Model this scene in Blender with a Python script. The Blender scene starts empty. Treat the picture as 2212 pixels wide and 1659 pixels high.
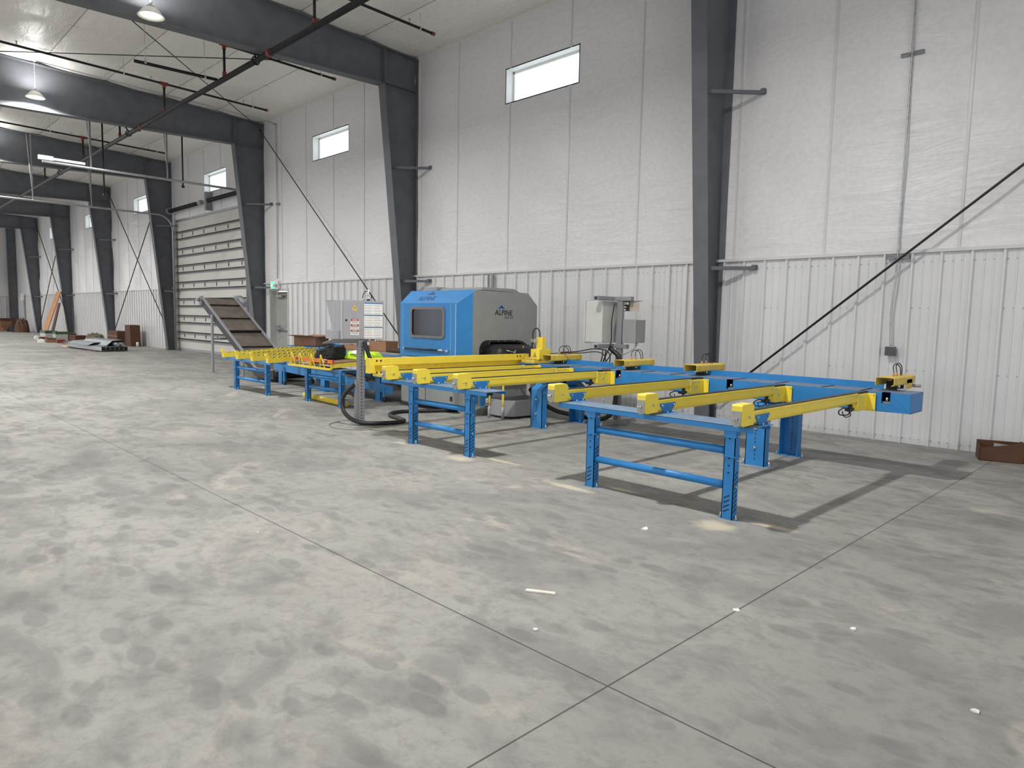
import bpy, bmesh, math, random
from mathutils import Vector, Matrix
random.seed(7)
S = bpy.context.scene
COL = S.collection
PI = math.pi

# ------------------------------------------------------------------ camera
CH = 1.5
yaw, pit, rol, FPX = 0.7893, 0.0936, 0.0205, 1486.12
fwd = Vector((-math.sin(yaw)*math.cos(pit), math.cos(yaw)*math.cos(pit), -math.sin(pit)))
rt = Vector((math.cos(yaw), math.sin(yaw), 0.0))
up = rt.cross(fwd)
r2 = rt*math.cos(rol) + up*math.sin(rol)
u2 = up*math.cos(rol) - rt*math.sin(rol)
cd = bpy.data.cameras.new('camera'); cam = bpy.data.objects.new('camera', cd); COL.objects.link(cam)
cam.matrix_world = Matrix(((r2.x, u2.x, -fwd.x, 0), (r2.y, u2.y, -fwd.y, 0), (r2.z, u2.z, -fwd.z, CH), (0, 0, 0, 1)))
cd.sensor_width = 36.0; cd.lens = FPX/2212*36.0; cd.clip_end = 300; cd.clip_start = 0.05
S.camera = cam

# ------------------------------------------------------------------ world, exposure
W = bpy.data.worlds.new('sky'); S.world = W; W.use_nodes = True
bgn = W.node_tree.nodes['Background']
bgn.inputs[0].default_value = (0.95, 0.97, 1.0, 1); bgn.inputs[1].default_value = 2.1
S.view_settings.view_transform = 'Standard'; S.view_settings.look = 'None'
S.view_settings.gamma = 1.0; S.view_settings.exposure = 0.2; S.view_settings.use_curve_mapping = False
S.cycles.max_bounces = 7; S.cycles.diffuse_bounces = 4; S.cycles.glossy_bounces = 3
S.cycles.transparent_max_bounces = 8; S.cycles.sample_clamp_indirect = 6
LAMP_W = 275.0
YW = 9.884                      # the long wall
def roofz(y): return 7.37 + (YW - y)*0.043

# ------------------------------------------------------------------ materials
def new_mat(name):
    m = bpy.data.materials.new(name); m.use_nodes = True
    nt = m.node_tree; return m, nt, nt.nodes['Principled BSDF']
def N(nt, t, **k):
    n = nt.nodes.new(t)
    for a, b in k.items():
        if a == 'i':
            for c, d in b.items(): n.inputs[c].default_value = d
        else: setattr(n, a, b)
    return n
def mat(name, col, rough=.5, metal=0, var=.10, scale=6, bump=0.0, bscale=60, spec=.5):
    m, nt, b = new_mat(name)
    tc = N(nt, 'ShaderNodeTexCoord')
    nz = N(nt, 'ShaderNodeTexNoise', i={'Scale': scale, 'Detail': 5, 'Roughness': .6})
    nt.links.new(tc.outputs['Object'], nz.inputs['Vector'])
    cr = N(nt, 'ShaderNodeValToRGB')
    cr.color_ramp.elements[0].position = .3; cr.color_ramp.elements[1].position = .7
    cr.color_ramp.elements[0].color = tuple(c*(1-var) for c in col)+(1,)
    cr.color_ramp.elements[1].color = tuple(min(1, c*(1+var)) for c in col)+(1,)
    nt.links.new(nz.outputs['Fac'], cr.inputs['Fac'])
    nt.links.new(cr.outputs['Color'], b.inputs['Base Color'])
    b.inputs['Roughness'].default_value = rough; b.inputs['Metallic'].default_value = metal
    b.inputs['Specular IOR Level'].default_value = spec
    if bump:
        n2 = N(nt, 'ShaderNodeTexNoise', i={'Scale': bscale, 'Detail': 3})
        nt.links.new(tc.outputs['Object'], n2.inputs['Vector'])
        bp = N(nt, 'ShaderNodeBump', i={'Strength': bump, 'Distance': .01})
        nt.links.new(n2.outputs['Fac'], bp.inputs['Height']); nt.links.new(bp.outputs['Normal'], b.inputs['Normal'])
    return m
def emit(name, col, st):
    m, nt, b = new_mat(name)
    b.inputs['Base Color'].default_value = col+(1,)
    b.inputs['Emission Color'].default_value = col+(1,); b.inputs['Emission Strength'].default_value = st
    return m
BLUE = mat('blue_paint', (.022, .205, .52), .42, var=.08)
BLUED = mat('blue_paint_dusty_top', (.15, .22, .32), .6, var=.25, scale=14)
YEL = mat('yellow_paint', (.90, .70, .07), .38, var=.06)
YELD = mat('yellow_paint_worn', (.74, .54, .09), .5, var=.15, scale=10)
GREY = mat('machine_grey_paint', (.285, .298, .295), .5, var=.05)
LGREY = mat('light_grey_paint', (.50, .51, .49), .45, var=.04)
CGREY = mat('console_grey_paint', (.36, .36, .395), .42, var=.05)
SGREY = mat('stand_grey_paint', (.25, .25, .275), .5, var=.08)
STEEL = mat('dark_steel_primer', (.14, .148, .165), .6, var=.12, scale=3, spec=.25)
GALV = mat('galvanized_metal', (.45, .46, .48), .38, .8, var=.2, scale=20)
ZINC = mat('zinc_bolt', (.62, .62, .6), .3, .9, var=.1)
ALU = mat('grey_end_cap', (.34, .34, .32), .55, var=.1)
BLACK = mat('black_rubber', (.015, .015, .017), .45, var=.2)
BPIPE = mat('black_iron_pipe', (.016, .017, .02), .5, 0, var=.2, spec=.3)
RED = mat('red_coupling', (.22, .035, .03), .5, var=.15)
DARK = mat('dark_recess', (.012, .013, .016), .7)
BELTM = mat('scuffed_brown_belt', (.115, .095, .08), .75, var=.3, scale=4)
CARD = mat('brown_cardboard', (.30, .155, .09), .85, var=.12, scale=5)
CARDD = mat('dark_cardboard', (.10, .045, .025), .85, var=.15, scale=5)
PLY = mat('plywood', (.42, .2, .08), .7, var=.2, scale=3)
WHITE = mat('white_paper', (.8, .8, .8), .6, var=.04)
PINK = mat('red_label', (.62, .05, .06), .5, var=.1)
NAVY = mat('navy_print', (.01, .045, .19), .5)
LOGOB = mat('logo_blue', (.0, .06, .42), .45)
INK = mat('black_print', (.012, .014, .02), .5)
INKG = mat('grey_print', (.09, .1, .11), .5)
CREAM = mat('off_white_door_panel', (.56, .55, .51), .5, var=.04, scale=2)
HIVIS = mat('hi_vis_fabric', (.52, .85, .03), .8, var=.15, bump=.6, bscale=30)
ORANGE = mat('orange_level_body', (.72, .2, .03), .4, var=.1)
CLOTH = mat('black_tool_bag_fabric', (.012, .012, .013), .85, var=.3, bump=.6, bscale=60)
WOOD = mat('brown_wood_board', (.22, .12, .07), .75, var=.2, scale=12)
MAT_ = mat('grey_table_plate', (.26, .27, .265), .6, var=.1, scale=9)
TRIM = mat('window_reveal_white', (.86, .85, .80), .5, var=.03)
COPPER = mat('brass_fitting', (.62, .34, .16), .3, .9)
GRN = emit('exit_green_lens', (.10, .75, .35), 1.0)
GRN2 = emit('exit_letters', (.75, 1.0, .85), 1.0)
LED = emit('lamp_lens', (1.0, .96, .86), 14.0)
DISH = mat('lamp_reflector', (.72, .72, .66), .4, var=.05)

def glass(name, tint=(.9, .95, 1), alpha=.12, rough=.03):
    m, nt, b = new_mat(name)
    tr = N(nt, 'ShaderNodeBsdfTransparent', i={'Color': tint+(1,)})
    gl = N(nt, 'ShaderNodeBsdfGlossy', i={'Roughness': rough})
    mx = N(nt, 'ShaderNodeMixShader', i={0: alpha})
    nt.links.new(tr.outputs[0], mx.inputs[1]); nt.links.new(gl.outputs[0], mx.inputs[2])
    nt.links.new(mx.outputs[0], nt.nodes['Material Output'].inputs['Surface'])
    return m
PANE = glass('clear_window_glass')
POLY = glass('tinted_polycarbonate', (.60, .62, .68), .05, .1)

def floor_mat():
    m, nt, b = new_mat('dusty_concrete')
    L = nt.links.new
    geo = N(nt, 'ShaderNodeNewGeometry')
    sep = N(nt, 'ShaderNodeSeparateXYZ'); L(geo.outputs['Position'], sep.inputs[0])
    def noise(scale, det=6, rough=.6, vec=None, dist=0):
        n = N(nt, 'ShaderNodeTexNoise', i={'Scale': scale, 'Detail': det, 'Roughness': rough, 'Distortion': dist})
        L(vec or geo.outputs['Position'], n.inputs['Vector']); return n.outputs['Fac']
    def math_(op, a, b_=None, c=None):
        n = N(nt, 'ShaderNodeMath', operation=op)
        for i, v in enumerate((a, b_, c)):
            if v is None: continue
            if isinstance(v, (int, float)): n.inputs[i].default_value = v
            else: L(v, n.inputs[i])
        return n.outputs[0]
    def ramp(f, p0, p1, v0=0., v1=1.):
        n = N(nt, 'ShaderNodeMapRange', interpolation_type='SMOOTHSTEP', i={'From Min': p0, 'From Max': p1, 'To Min': v0, 'To Max': v1})
        L(f, n.inputs['Value']); return n.outputs[0]
    def mix(f, a, b_, blend='MIX'):
        n = N(nt, 'ShaderNodeMix', data_type='RGBA', blend_type=blend)
        for i, v in ((0, f), (6, a), (7, b_)):
            if isinstance(v, (int, float)): n.inputs[i].default_value = v
            elif isinstance(v, tuple): n.inputs[i].default_value = v+(1,)
            else: L(v, n.inputs[i])
        return n.outputs[2]
    # streaky vector: marks stretched along the length of the hall
    mp = N(nt, 'ShaderNodeMapping'); mp.inputs['Scale'].default_value = (.8, 1.3, 1); mp.inputs['Rotation'].default_value = (0, 0, .4)
    L(geo.outputs['Position'], mp.inputs['Vector'])
    big = noise(.35, 4, .5)
    mid = noise(1.7, 8, .62, mp.outputs[0], .6)
    fine = noise(9, 8, .7)
    c = mix(ramp(big, .35, .65), (.275, .269, .255), (.355, .346, .324))
    c = mix(ramp(mid, .44, .62), c, mix(.5, c, (.17, .171, .17)))
    c = mix(ramp(noise(1.1, 6, .6, mp.outputs[0], 1.2), .56, .70), c, (.40, .375, .335))
    c = mix(math_('MULTIPLY', ramp(fine, .46, .70), .40), c, (.15, .148, .142))
    c = mix(math_('MULTIPLY', ramp(noise(4.5, 8, .7, mp.outputs[0], .8), .52, .66), .35), c, (.17, .17, .165))
    c = mix(math_('MULTIPLY', ramp(noise(38, 4, .7), .52, .72), .22), c, (.14, .138, .13))
    # faint tyre-tread patches: rounded cells along curved tracks
    vor = N(nt, 'ShaderNodeTexVoronoi', feature='F1', i={'Scale': 4.3, 'Randomness': .6})
    mp2 = N(nt, 'ShaderNodeMapping'); mp2.inputs['Scale'].default_value = (.8, 1.7, 1); mp2.inputs['Rotation'].default_value = (0, 0, -.5)
    L(geo.outputs['Position'], mp2.inputs['Vector']); L(mp2.outputs[0], vor.inputs['Vector'])
    cell = ramp(math_('ADD', vor.outputs['Distance'], math_('MULTIPLY', math_('SUBTRACT', fine, .5), .22)), .32, .44, 1, 0)
    trk = ramp(noise(.6, 2, .5, None, 1.8), .45, .53)
    gate = ramp(noise(2.6, 2), .34, .50)
    c = mix(math_('MULTIPLY', math_('MULTIPLY', cell, trk), math_('MULTIPLY', gate, .45)), c, (.15, .155, .157))
    # sawdust heaps at the feet of the stands
    for (x, y, rx, ry) in ((-2.48, 4.62, .16, .13), (-2.2, 4.93, .22, .05), (-3.95, 4.68, .26, .06), (-3.6, 4.98, .18, .04), (-5.55, 4.75, .18, .12), (-5.2, 5.0, .35, .05), (-6.7, 4.8, .13, .06)):
        dx = math_('DIVIDE', math_('SUBTRACT', sep.outputs[0], x), rx); dy = math_('DIVIDE', math_('SUBTRACT', sep.outputs[1], y), ry)
        d = math_('SQRT', math_('ADD', math_('MULTIPLY', dx, dx), math_('MULTIPLY', dy, dy)))
        d = math_('ADD', d, math_('MULTIPLY', math_('SUBTRACT', fine, .5), 1.2))
        c = mix(ramp(d, .3, 1.35, .8, 0), c, (.58, .51, .39))
    # sawn control joints
    j = None
    for ax, ps in ((0, (-1.63, -5.35, -9.3, -13.2, -17.1, 2.3)), (1, (2.21,))):
        for p_ in ps:
            dd = math_('ABSOLUTE', math_('SUBTRACT', sep.outputs[ax], p_))
            w = .0042 if p_ in (-1.63, 2.21) else .0015
            k = ramp(dd, w*.6, w*1.3, 1, 0)
            j = k if j is None else math_('MAXIMUM', j, k)
    c = mix(math_('MULTIPLY', j, .9), c, (.045, .043, .04))
    L(c, b.inputs['Base Color'])
    L(ramp(mid, .3, .7, .5, .72), b.inputs['Roughness'])
    b.inputs['Specular IOR Level'].default_value = .35
    bp = N(nt, 'ShaderNodeBump', i={'Strength': .25, 'Distance': .004}); L(fine, bp.inputs['Height']); L(bp.outputs[0], b.inputs['Normal'])
    return m

def vinyl_mat(name, col, vert=True):
    m, nt, b = new_mat(name); L = nt.links.new
    geo = N(nt, 'ShaderNodeNewGeometry')
    mp = N(nt, 'ShaderNodeMapping')
    mp.inputs['Rotation'].default_value = (0, .6, 0) if vert else (0, 0, .6)
    mp.inputs['Scale'].default_value = (.5, 1, 2.4) if vert else (.5, 2.0, 1)
    L(geo.outputs['Position'], mp.inputs['Vector'])
    n1 = N(nt, 'ShaderNodeTexNoise', i={'Scale': 1.4, 'Detail': 6, 'Roughness': .6, 'Distortion': 1.0}); L(mp.outputs[0], n1.inputs['Vector'])
    n2 = N(nt, 'ShaderNodeTexNoise', i={'Scale': 14, 'Detail': 5, 'Roughness': .7}); L(geo.outputs['Position'], n2.inputs['Vector'])
    ms = N(nt, 'ShaderNodeTexMusgrave') if False else n2
    cr = N(nt, 'ShaderNodeMapRange', i={'From Min': .35, 'From Max': .65, 'To Min': .94, 'To Max': 1.03}); L(n2.outputs['Fac'], cr.inputs['Value'])
    mx = N(nt, 'ShaderNodeVectorMath', operation='SCALE'); mx.inputs[0].default_value = col
    L(cr.outputs[0], mx.inputs['Scale']); L(mx.outputs[0], b.inputs['Base Color'])
    b.inputs['Roughness'].default_value = .36; b.inputs['Specular IOR Level'].default_value = .4
    b1 = N(nt, 'ShaderNodeBump', i={'Strength': .55, 'Distance': .05}); L(n1.outputs['Fac'], b1.inputs['Height'])
    b2 = N(nt, 'ShaderNodeBump', i={'Strength': .25, 'Distance': .006}); L(n2.outputs['Fac'], b2.inputs['Height']); L(b1.outputs[0], b2.inputs['Normal'])
    L(b2.outputs[0], b.inputs['Normal'])
    return m
FLOORM = floor_mat()
VINYL = vinyl_mat('white_vinyl_insulation', (.75, .74, .75))
VINYLC = vinyl_mat('white_vinyl_roof_insulation', (.86, .84, .80), False)
SEAM = mat('vinyl_seam_tape', (.64, .63, .63), .3, var=.02)
LINER = mat('ribbed_white_liner_panel', (.68, .68, .69), .34, .1, var=.03, scale=1.5)

# ------------------------------------------------------------------ mesh helpers
class MB:
    def __init__(s): s.v = []; s.f = []; s.m = []; s.s = []
    def add(s, vs, fs, mi=0, sm=False, M=None):
        o = len(s.v)
        for p in vs: s.v.append(tuple(M @ Vector(p)) if M else tuple(p))
        for f in fs: s.f.append([o+i for i in f]); s.m.append(mi); s.s.append(sm)
        return s
    def box(s, x0, x1, y0, y1, z0, z1, mi=0, M=None):
        if x0 > x1: x0, x1 = x1, x0
        if y0 > y1: y0, y1 = y1, y0
        if z0 > z1: z0, z1 = z1, z0
        return s.add([(x0,y0,z0),(x1,y0,z0),(x1,y1,z0),(x0,y1,z0),(x0,y0,z1),(x1,y0,z1),(x1,y1,z1),(x0,y1,z1)],
                     [(0,3,2,1),(4,5,6,7),(0,1,5,4),(1,2,6,5),(2,3,7,6),(3,0,4,7)], mi, False, M)
    def prism(s, prof, axis, a0, a1, mi=0, M=None, sm=False):
        # prof: closed 2D polygon; axis x -> (y,z), y -> (x,z), z -> (x,y)
        n = len(prof)
        def P(p, a): return {'x': (a, p[0], p[1]), 'y': (p[0], a, p[1]), 'z': (p[0], p[1], a)}[axis]
        ar = sum(prof[i][0]*prof[(i+1) % n][1]-prof[(i+1) % n][0]*prof[i][1] for i in range(n))
        pr = prof if (ar > 0) != (axis == 'y') else prof[::-1]
        if a0 > a1: a0, a1 = a1, a0
        vs = [P(p, a0) for p in pr]+[P(p, a1) for p in pr]
        fs = [tuple(range(n))[::-1], tuple(range(n, 2*n))]
        s.add(vs, fs, mi, False, M)
        vs2 = vs; fs2 = [(i, (i+1) % n, n+(i+1) % n, n+i) for i in range(n)]
        return s.add(vs2, fs2, mi, sm, M)
    def cyl(s, p0, p1, r, n=14, mi=0, r1=None, M=None, sm=True):
        p0 = Vector(p0); p1 = Vector(p1); d = (p1-p0).normalized()
        a = d.orthogonal().normalized(); b = d.cross(a); r1 = r if r1 is None else r1
        vs = []
        for p, q in ((p0, r), (p1, r1)):
            for i in range(n):
                t = 2*PI*i/n; vs.append(tuple(p+(a*math.cos(t)+b*math.sin(t))*q))
        s.add(vs, [(i, (i+1) % n, n+(i+1) % n, n+i) for i in range(n)], mi, sm, M)
        return s.add(vs, [tuple(range(n))[::-1], tuple(range(n, 2*n))], mi, False, M)
    def tube(s, pts, r, n=10, mi=0, smooth=3, M=None):
        P = [Vector(p) for p in pts]
        if smooth and len(P) > 2:
            Q = []
            for i in range(len(P)-1):
                a = P[max(i-1, 0)]; b = P[i]; c = P[i+1]; d = P[min(i+2, len(P)-1)]
                for k in range(smooth+1):
                    t = k/(smooth+1)
                    Q.append(.5*((2*b)+(-a+c)*t+(2*a-5*b+4*c-d)*t*t+(-a+3*b-3*c+d)*t**3))
            Q.append(P[-1]); P = Q
        vs = []; prev = None
        for i, p in enumerate(P):
            d = (P[min(i+1, len(P)-1)]-P[max(i-1, 0)]).normalized()
            a = d.orthogonal().normalized() if prev is None else (prev-d*prev.dot(d)).normalized()
            prev = a; b = d.cross(a)
            for k in range(n):
                t = 2*PI*k/n; vs.append(tuple(p+(a*math.cos(t)+b*math.sin(t))*r))
        m = len(P)
        fs = [(j*n+k, j*n+(k+1) % n, (j+1)*n+(k+1) % n, (j+1)*n+k) for j in range(m-1) for k in range(n)]
        s.add(vs, fs, mi, True, M)
        return s.add(vs, [tuple(range(n))[::-1], tuple(range((m-1)*n, m*n))], mi, False, M)
    def lathe(s, prof, c=(0, 0, 0), n=32, mi=0, M=None):
        vs = []
        for r, z in prof:
            for k in range(n):
                t = 2*PI*k/n; vs.append((c[0]+r*math.cos(t), c[1]+r*math.sin(t), c[2]+z))
        fs = [(j*n+k, j*n+(k+1) % n, (j+1)*n+(k+1) % n, (j+1)*n+k) for j in range(len(prof)-1) for k in range(n)]
        return s.add(vs, fs, mi, True, M)
    def build(s, name, mats, parent=None, bevel=0, label=None, loc=None):
        me = bpy.data.meshes.new(name); me.from_pydata(s.v, [], s.f)
        if not isinstance(mats, (list, tuple)): mats = [mats]
        for q in mats: me.materials.append(q)
        me.polygons.foreach_set('material_index', s.m); me.polygons.foreach_set('use_smooth', s.s)
        bm = bmesh.new(); bm.from_mesh(me); bmesh.ops.remove_doubles(bm, verts=bm.verts, dist=1e-5)
        bm.to_mesh(me); bm.free(); me.update()
        o = bpy.data.objects.new(name, me); COL.objects.link(o)
        if parent is not None: o.parent = parent
        if loc: o.location = loc
        if bevel:
            b = o.modifiers.new('bevel', 'BEVEL'); b.width = bevel; b.segments = 2; b.limit_method = 'ANGLE'; b.angle_limit = .6
        if label: o['label'] = label
        return o
def tag(o, label=None, cat=None, group=None, kind=None):
    if label: o['label'] = label
    if cat: o['category'] = cat
    if group: o['group'] = group
    if kind: o['kind'] = kind
    return o
def thing(name, label, cat, loc=(0, 0, 0), rz=0, group=None):
    o = bpy.data.objects.new(name, None); COL.objects.link(o); o.empty_display_size = .1
    o.location = loc; o.rotation_euler = (0, 0, rz)
    return tag(o, label, cat, group)
def copy_tree(o, parent=None, loc=None, label=None):
    c = o.copy(); COL.objects.link(c)
    if parent is not None: c.parent = parent
    if loc is not None: c.location = loc
    if label: c['label'] = label
    for ch in list(o.children): copy_tree(ch, c)
    return c
def text(name, body, size, M, mt, parent, shear=0, extrude=.0012, bold=0.0, spacing=1.0):
    cu = bpy.data.curves.new(name, 'FONT'); cu.body = body; cu.size = size; cu.align_x = 'CENTER'; cu.extrude = extrude
    cu.shear = shear; cu.offset = bold; cu.space_character = spacing
    cu.materials.append(mt)
    tmp = bpy.data.objects.new(name, cu); COL.objects.link(tmp)
    dg = bpy.context.evaluated_depsgraph_get(); me = bpy.data.meshes.new_from_object(tmp.evaluated_get(dg))
    bpy.data.objects.remove(tmp)
    o = bpy.data.objects.new(name, me); COL.objects.link(o); o.parent = parent; o.matrix_local = M
    return o
def frame_M(origin, xdir, ydir):
    x = Vector(xdir).normalized(); y = Vector(ydir).normalized(); z = x.cross(y)
    return Matrix(((x.x, y.x, z.x, origin[0]), (x.y, y.y, z.y, origin[1]), (x.z, y.z, z.z, origin[2]), (0, 0, 0, 1)))

# ------------------------------------------------------------------ setting: floor, walls, ceiling
XE, XF = 7.0, -61.6
mb = MB().add([(XF, -16, 0), (XE, -16, 0), (XE, YW+.3, 0), (XF, YW+.3, 0)], [(0, 1, 2, 3)])
mb.add([(XF, -16, -.1), (XE, -16, -.1), (XE, YW+.3, -.1), (XF, YW+.3, -.1)], [(3, 2, 1, 0)])
tag(mb.build('floor', FLOORM), kind='structure')

WIN = [(-10.30, -8.41), (-18.08, -16.20), (-25.95, -24.02), (-34.03, -32.1), (-42.12, -40.2), (-50.37, -48.5)]
WZ0, WZ1 = 5.81, 6.46
FR = [-5.47, -13.3, -21.2, -29.35, -37.45, -45.4, -53.7]
RD = (-28.9, -22.2, 5.08)        # roll-up door opening
PD = (-20.78, -19.64, 2.24)      # personnel door opening
ZB = 2.43
# vertical seams of the blanket insulation
seams = sorted([-13.05, -11.76, -10.17, -8.6, -7.01, -5.2, -3.86, -2.24, -.6, 1.0, 2.6, 4.2] + [-13.95-1.5*k for k in range(31)])
def wall_off(x, z):
    # billowing of the fabric between the seams and the girts
    i = 0
    for k in range(len(seams)-1):
        if seams[k] <= x < seams[k+1]:
            t = (x-seams[k])/(seams[k+1]-seams[k]); break
    else: t = 0
    b = math.sin(PI*t)**.7*.022*(.8+.35*math.sin(x*2.1+z*.6))
    b += .012*math.sin(3.1*x+1.9*z+1.5*math.sin(z*1.7))*math.sin(PI*t)
    b += .010*math.sin(z*2.6+x*1.3)*math.sin(PI*t)
    return b
xs = set(); x = XF
while x < XE: xs.add(round(x, 3)); x += .125
xs.add(XE)
for s_ in seams: xs.add(round(s_, 3))
for a, b in WIN+[(RD[0], RD[1])]: xs.add(a); xs.add(b)
xs = sorted(xs)
zs = sorted(set([ZB, WZ0, WZ1, RD[2]] + [round(ZB+.165*k, 3) for k in range(30)] + [7.43]))
zs = [z for z in zs if z <= 7.43]
mb = MB(); nz_ = len(zs)
vs = []
for x in xs:
    for z in zs:
        edge = any(a-.1 <= x <= b+.1 and WZ0-.1 <= z <= WZ1+.1 for a, b in WIN) or (RD[0] <= x <= RD[1] and z <= RD[2]+.05)
        vs.append((x, YW-(0 if edge or z == ZB else wall_off(x, z)), z))
fs = []
for i in range(len(xs)-1):
    xm = (xs[i]+xs[i+1])/2
    for k in range(nz_-1):
        zm = (zs[k]+zs[k+1])/2
        if any(a < xm < b for a, b in WIN) and WZ0 < zm < WZ1: continue
        if RD[0] < xm < RD[1] and zm < RD[2]: continue
        fs.append((i*nz_+k, (i+1)*nz_+k, (i+1)*nz_+k+1, i*nz_+k+1))
mb.add(vs, fs, 0, True)
wall = tag(mb.build('wall_right', VINYL), kind='structure')
# seam tape, eave closure and hem
mb = MB()
for s_ in seams:
    if s_ < -55: continue
    segs = [(ZB, 7.36)]
    for a, b in WIN:
        if a-.02 < s_ < b+.02: segs = [(ZB, WZ0), (WZ1, 7.36)]
    if RD[0] < s_ < RD[1]: segs = [(RD[2]+.05, segs[-1][1])] if len(segs) == 1 else [(RD[2]+.05, WZ0), (WZ1, 7.36)]
    for z0, z1 in segs: mb.box(s_-.016, s_+.016, YW-.012, YW+.004, z0, z1)
mb.build('seam_tape', SEAM, wall)
# ribbed liner panel (R-panel) below
prof = []
PITCH = .3255
x = 6.4
k = 0
while x > XF:
    for dx, d in ((0, 0), (.012, .036), (.036, .036), (.048, 0), (.115, 0), (.121, .007), (.133, .007), (.139, 0), (.215, 0), (.221, .007), (.233, .007), (.239, 0)):
        prof.append((x-dx, d))
    x -= PITCH
prof.append((XF, 0))
mb = MB()
def liner(x0, x1, z0, z1):
    P = [(px, d) for px, d in prof if x0 < px < x1]
    P = [(x1, 0)]+P+[(x0, 0)]
    v = [(px, YW-.002-d, z0) for px, d in P]+[(px, YW-.002-d, z1) for px, d in P]
    n = len(P)
    mb.add(v, [(i+1, i, n+i, n+i+1) for i in range(n-1)], 0, False)
liner(RD[1], PD[0], 0, 2.45); liner(PD[0], PD[1], PD[2], 2.45); liner(PD[1], XE, 0, 2.45); liner(XF, RD[0], 0, 2.45)
mb.build('liner_panel', LINER, wall)
mb = MB()
for a, b in ((XF, RD[0]), (RD[1], XE)):
    mb.box(a, b, YW-.052, YW, 2.445, 2.485)
mb.build('hem_trim', SEAM, wall)
mb = MB()   # panel screws near the camera
for zr in (2.33, 1.75, .95, .07):
    x = 6.35
    while x > -14:
        for o_ in (.085, .18, .27):
            if not (PD[0] < x-o_ < PD[1]): mb.cyl((x-o_, YW-.002, zr), (x-o_, YW-.012, zr), .008, 8)
        x -= PITCH if zr in (2.33, .07) else PITCH*3
mb.build('panel_screws', ALU, wall)['kind'] = 'stuff'

# windows
for i, (a, b) in enumerate(WIN):
    w = MB(); D = .24
    w.box(a, b, YW, YW+D, WZ1, WZ1+.02); w.box(a, b, YW, YW+D, WZ0-.02, WZ0)
    w.box(a-.02, a, YW, YW+D, WZ0-.02, WZ1+.02); w.box(b, b+.02, YW, YW+D, WZ0-.02, WZ1+.02)
    wo = tag(w.build('window_%d' % (i+1), TRIM), kind='structure')
    f = MB(); y0, y1 = YW+D-.05, YW+D
    f.box(a, b, y0, y1, WZ1-.045, WZ1); f.box(a, b, y0, y1, WZ0, WZ0+.045)
    f.box(a, a+.045, y0, y1, WZ0, WZ1); f.box(b-.045, b, y0, y1, WZ0, WZ1)
    f.build('window_frame', TRIM, wo, .004)
    MB().box(a+.04, b-.04, YW+D-.028, YW+D-.022, WZ0+.04, WZ1-.04).build('pane', PANE, wo)

# ceiling: quilted vinyl hanging between purlins
mb = MB()
ys = []; y = YW+.02
while y > -16: ys.append(y); y -= .1208
xs = []; x = XE
while x > XF: xs.append(x); x -= .122
xs.append(XF)
vs = []
for x in xs:
    for y in ys:
        t = ((YW+.02-y) % 1.45)/1.45; u = ((x+60.0) % 1.83)/1.83
        sag = -.045+.062*math.sin(PI*t)**.6*math.sin(PI*u)**.5+.006*math.sin(5*x+3*y)*math.sin(PI*t)
        vs.append((x, y, roofz(y)-sag))
n = len(ys)
mb.add(vs, [(i*n+k, i*n+k+1, (i+1)*n+k+1, (i+1)*n+k) for i in range(len(xs)-1) for k in range(n-1)], 0, True)
ceil = tag(mb.build('ceiling', VINYLC), kind='structure')
mb = MB()
mb.add([(XE, YW+.3, 7.6), (XF, YW+.3, 7.6), (XF, -16, 8.75), (XE, -16, 8.75)], [(0, 1, 2, 3)])
mb.build('roof_sheet', GALV, ceil)
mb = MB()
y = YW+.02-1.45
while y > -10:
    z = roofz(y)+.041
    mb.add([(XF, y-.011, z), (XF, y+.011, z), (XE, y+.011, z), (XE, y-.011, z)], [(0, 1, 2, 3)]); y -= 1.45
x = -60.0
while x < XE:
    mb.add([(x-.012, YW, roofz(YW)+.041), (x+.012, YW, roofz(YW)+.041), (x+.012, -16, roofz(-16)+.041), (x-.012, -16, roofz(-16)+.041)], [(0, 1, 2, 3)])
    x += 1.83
mb.build('seam_crease_shade', mat('crease_shade_grey', (.36, .34, .31), .6), ceil)  # dark strips along the seams, shade of the quilting creases put into colour

# far end wall
mb = MB().box(XF-.1, XF, 2, YW, 2.4, 8.4)
we = tag(mb.build('wall_far', VINYL), kind='structure')
v = []; y = 2.0; P = []
while y < YW:
    for dy, d in ((0, 0), (.012, .036), (.05, .036), (.062, 0)): P.append((min(y+dy, YW), d))
    y += PITCH
nn = len(P)
MB().add([(XF+d, yy, 0) for yy, d in P]+[(XF+d, yy, 2.42) for yy, d in P], [(i, i+1, nn+i+1, nn+i) for i in range(nn-1)]).build('liner_panel', LINER, we)

# side of the hall behind the camera, with open doorways that let the daylight in
m = MB(); edges = [(XE, 3.5), (-4.5, -14.5), (-22.5, -32), (-40, XF)]
for a, b in edges: m.box(a, b, -16.1, -16, 0, 8.5)
for a, b in ((3.5, -4.5), (-14.5, -22.5), (-32, -40)): m.box(a, b, -16.1, -16, 5.2, 8.5)
tag(m.build('wall_left', VINYL), kind='structure')
m = MB().box(XE, XE+.1, 5.5, YW, 0, 7.6).box(XE, XE+.1, -16, -4.5, 0, 8.6).box(XE, XE+.1, -4.5, 5.5, 5.4, 8.2)
tag(m.build('wall_near', VINYL), kind='structure')

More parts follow.
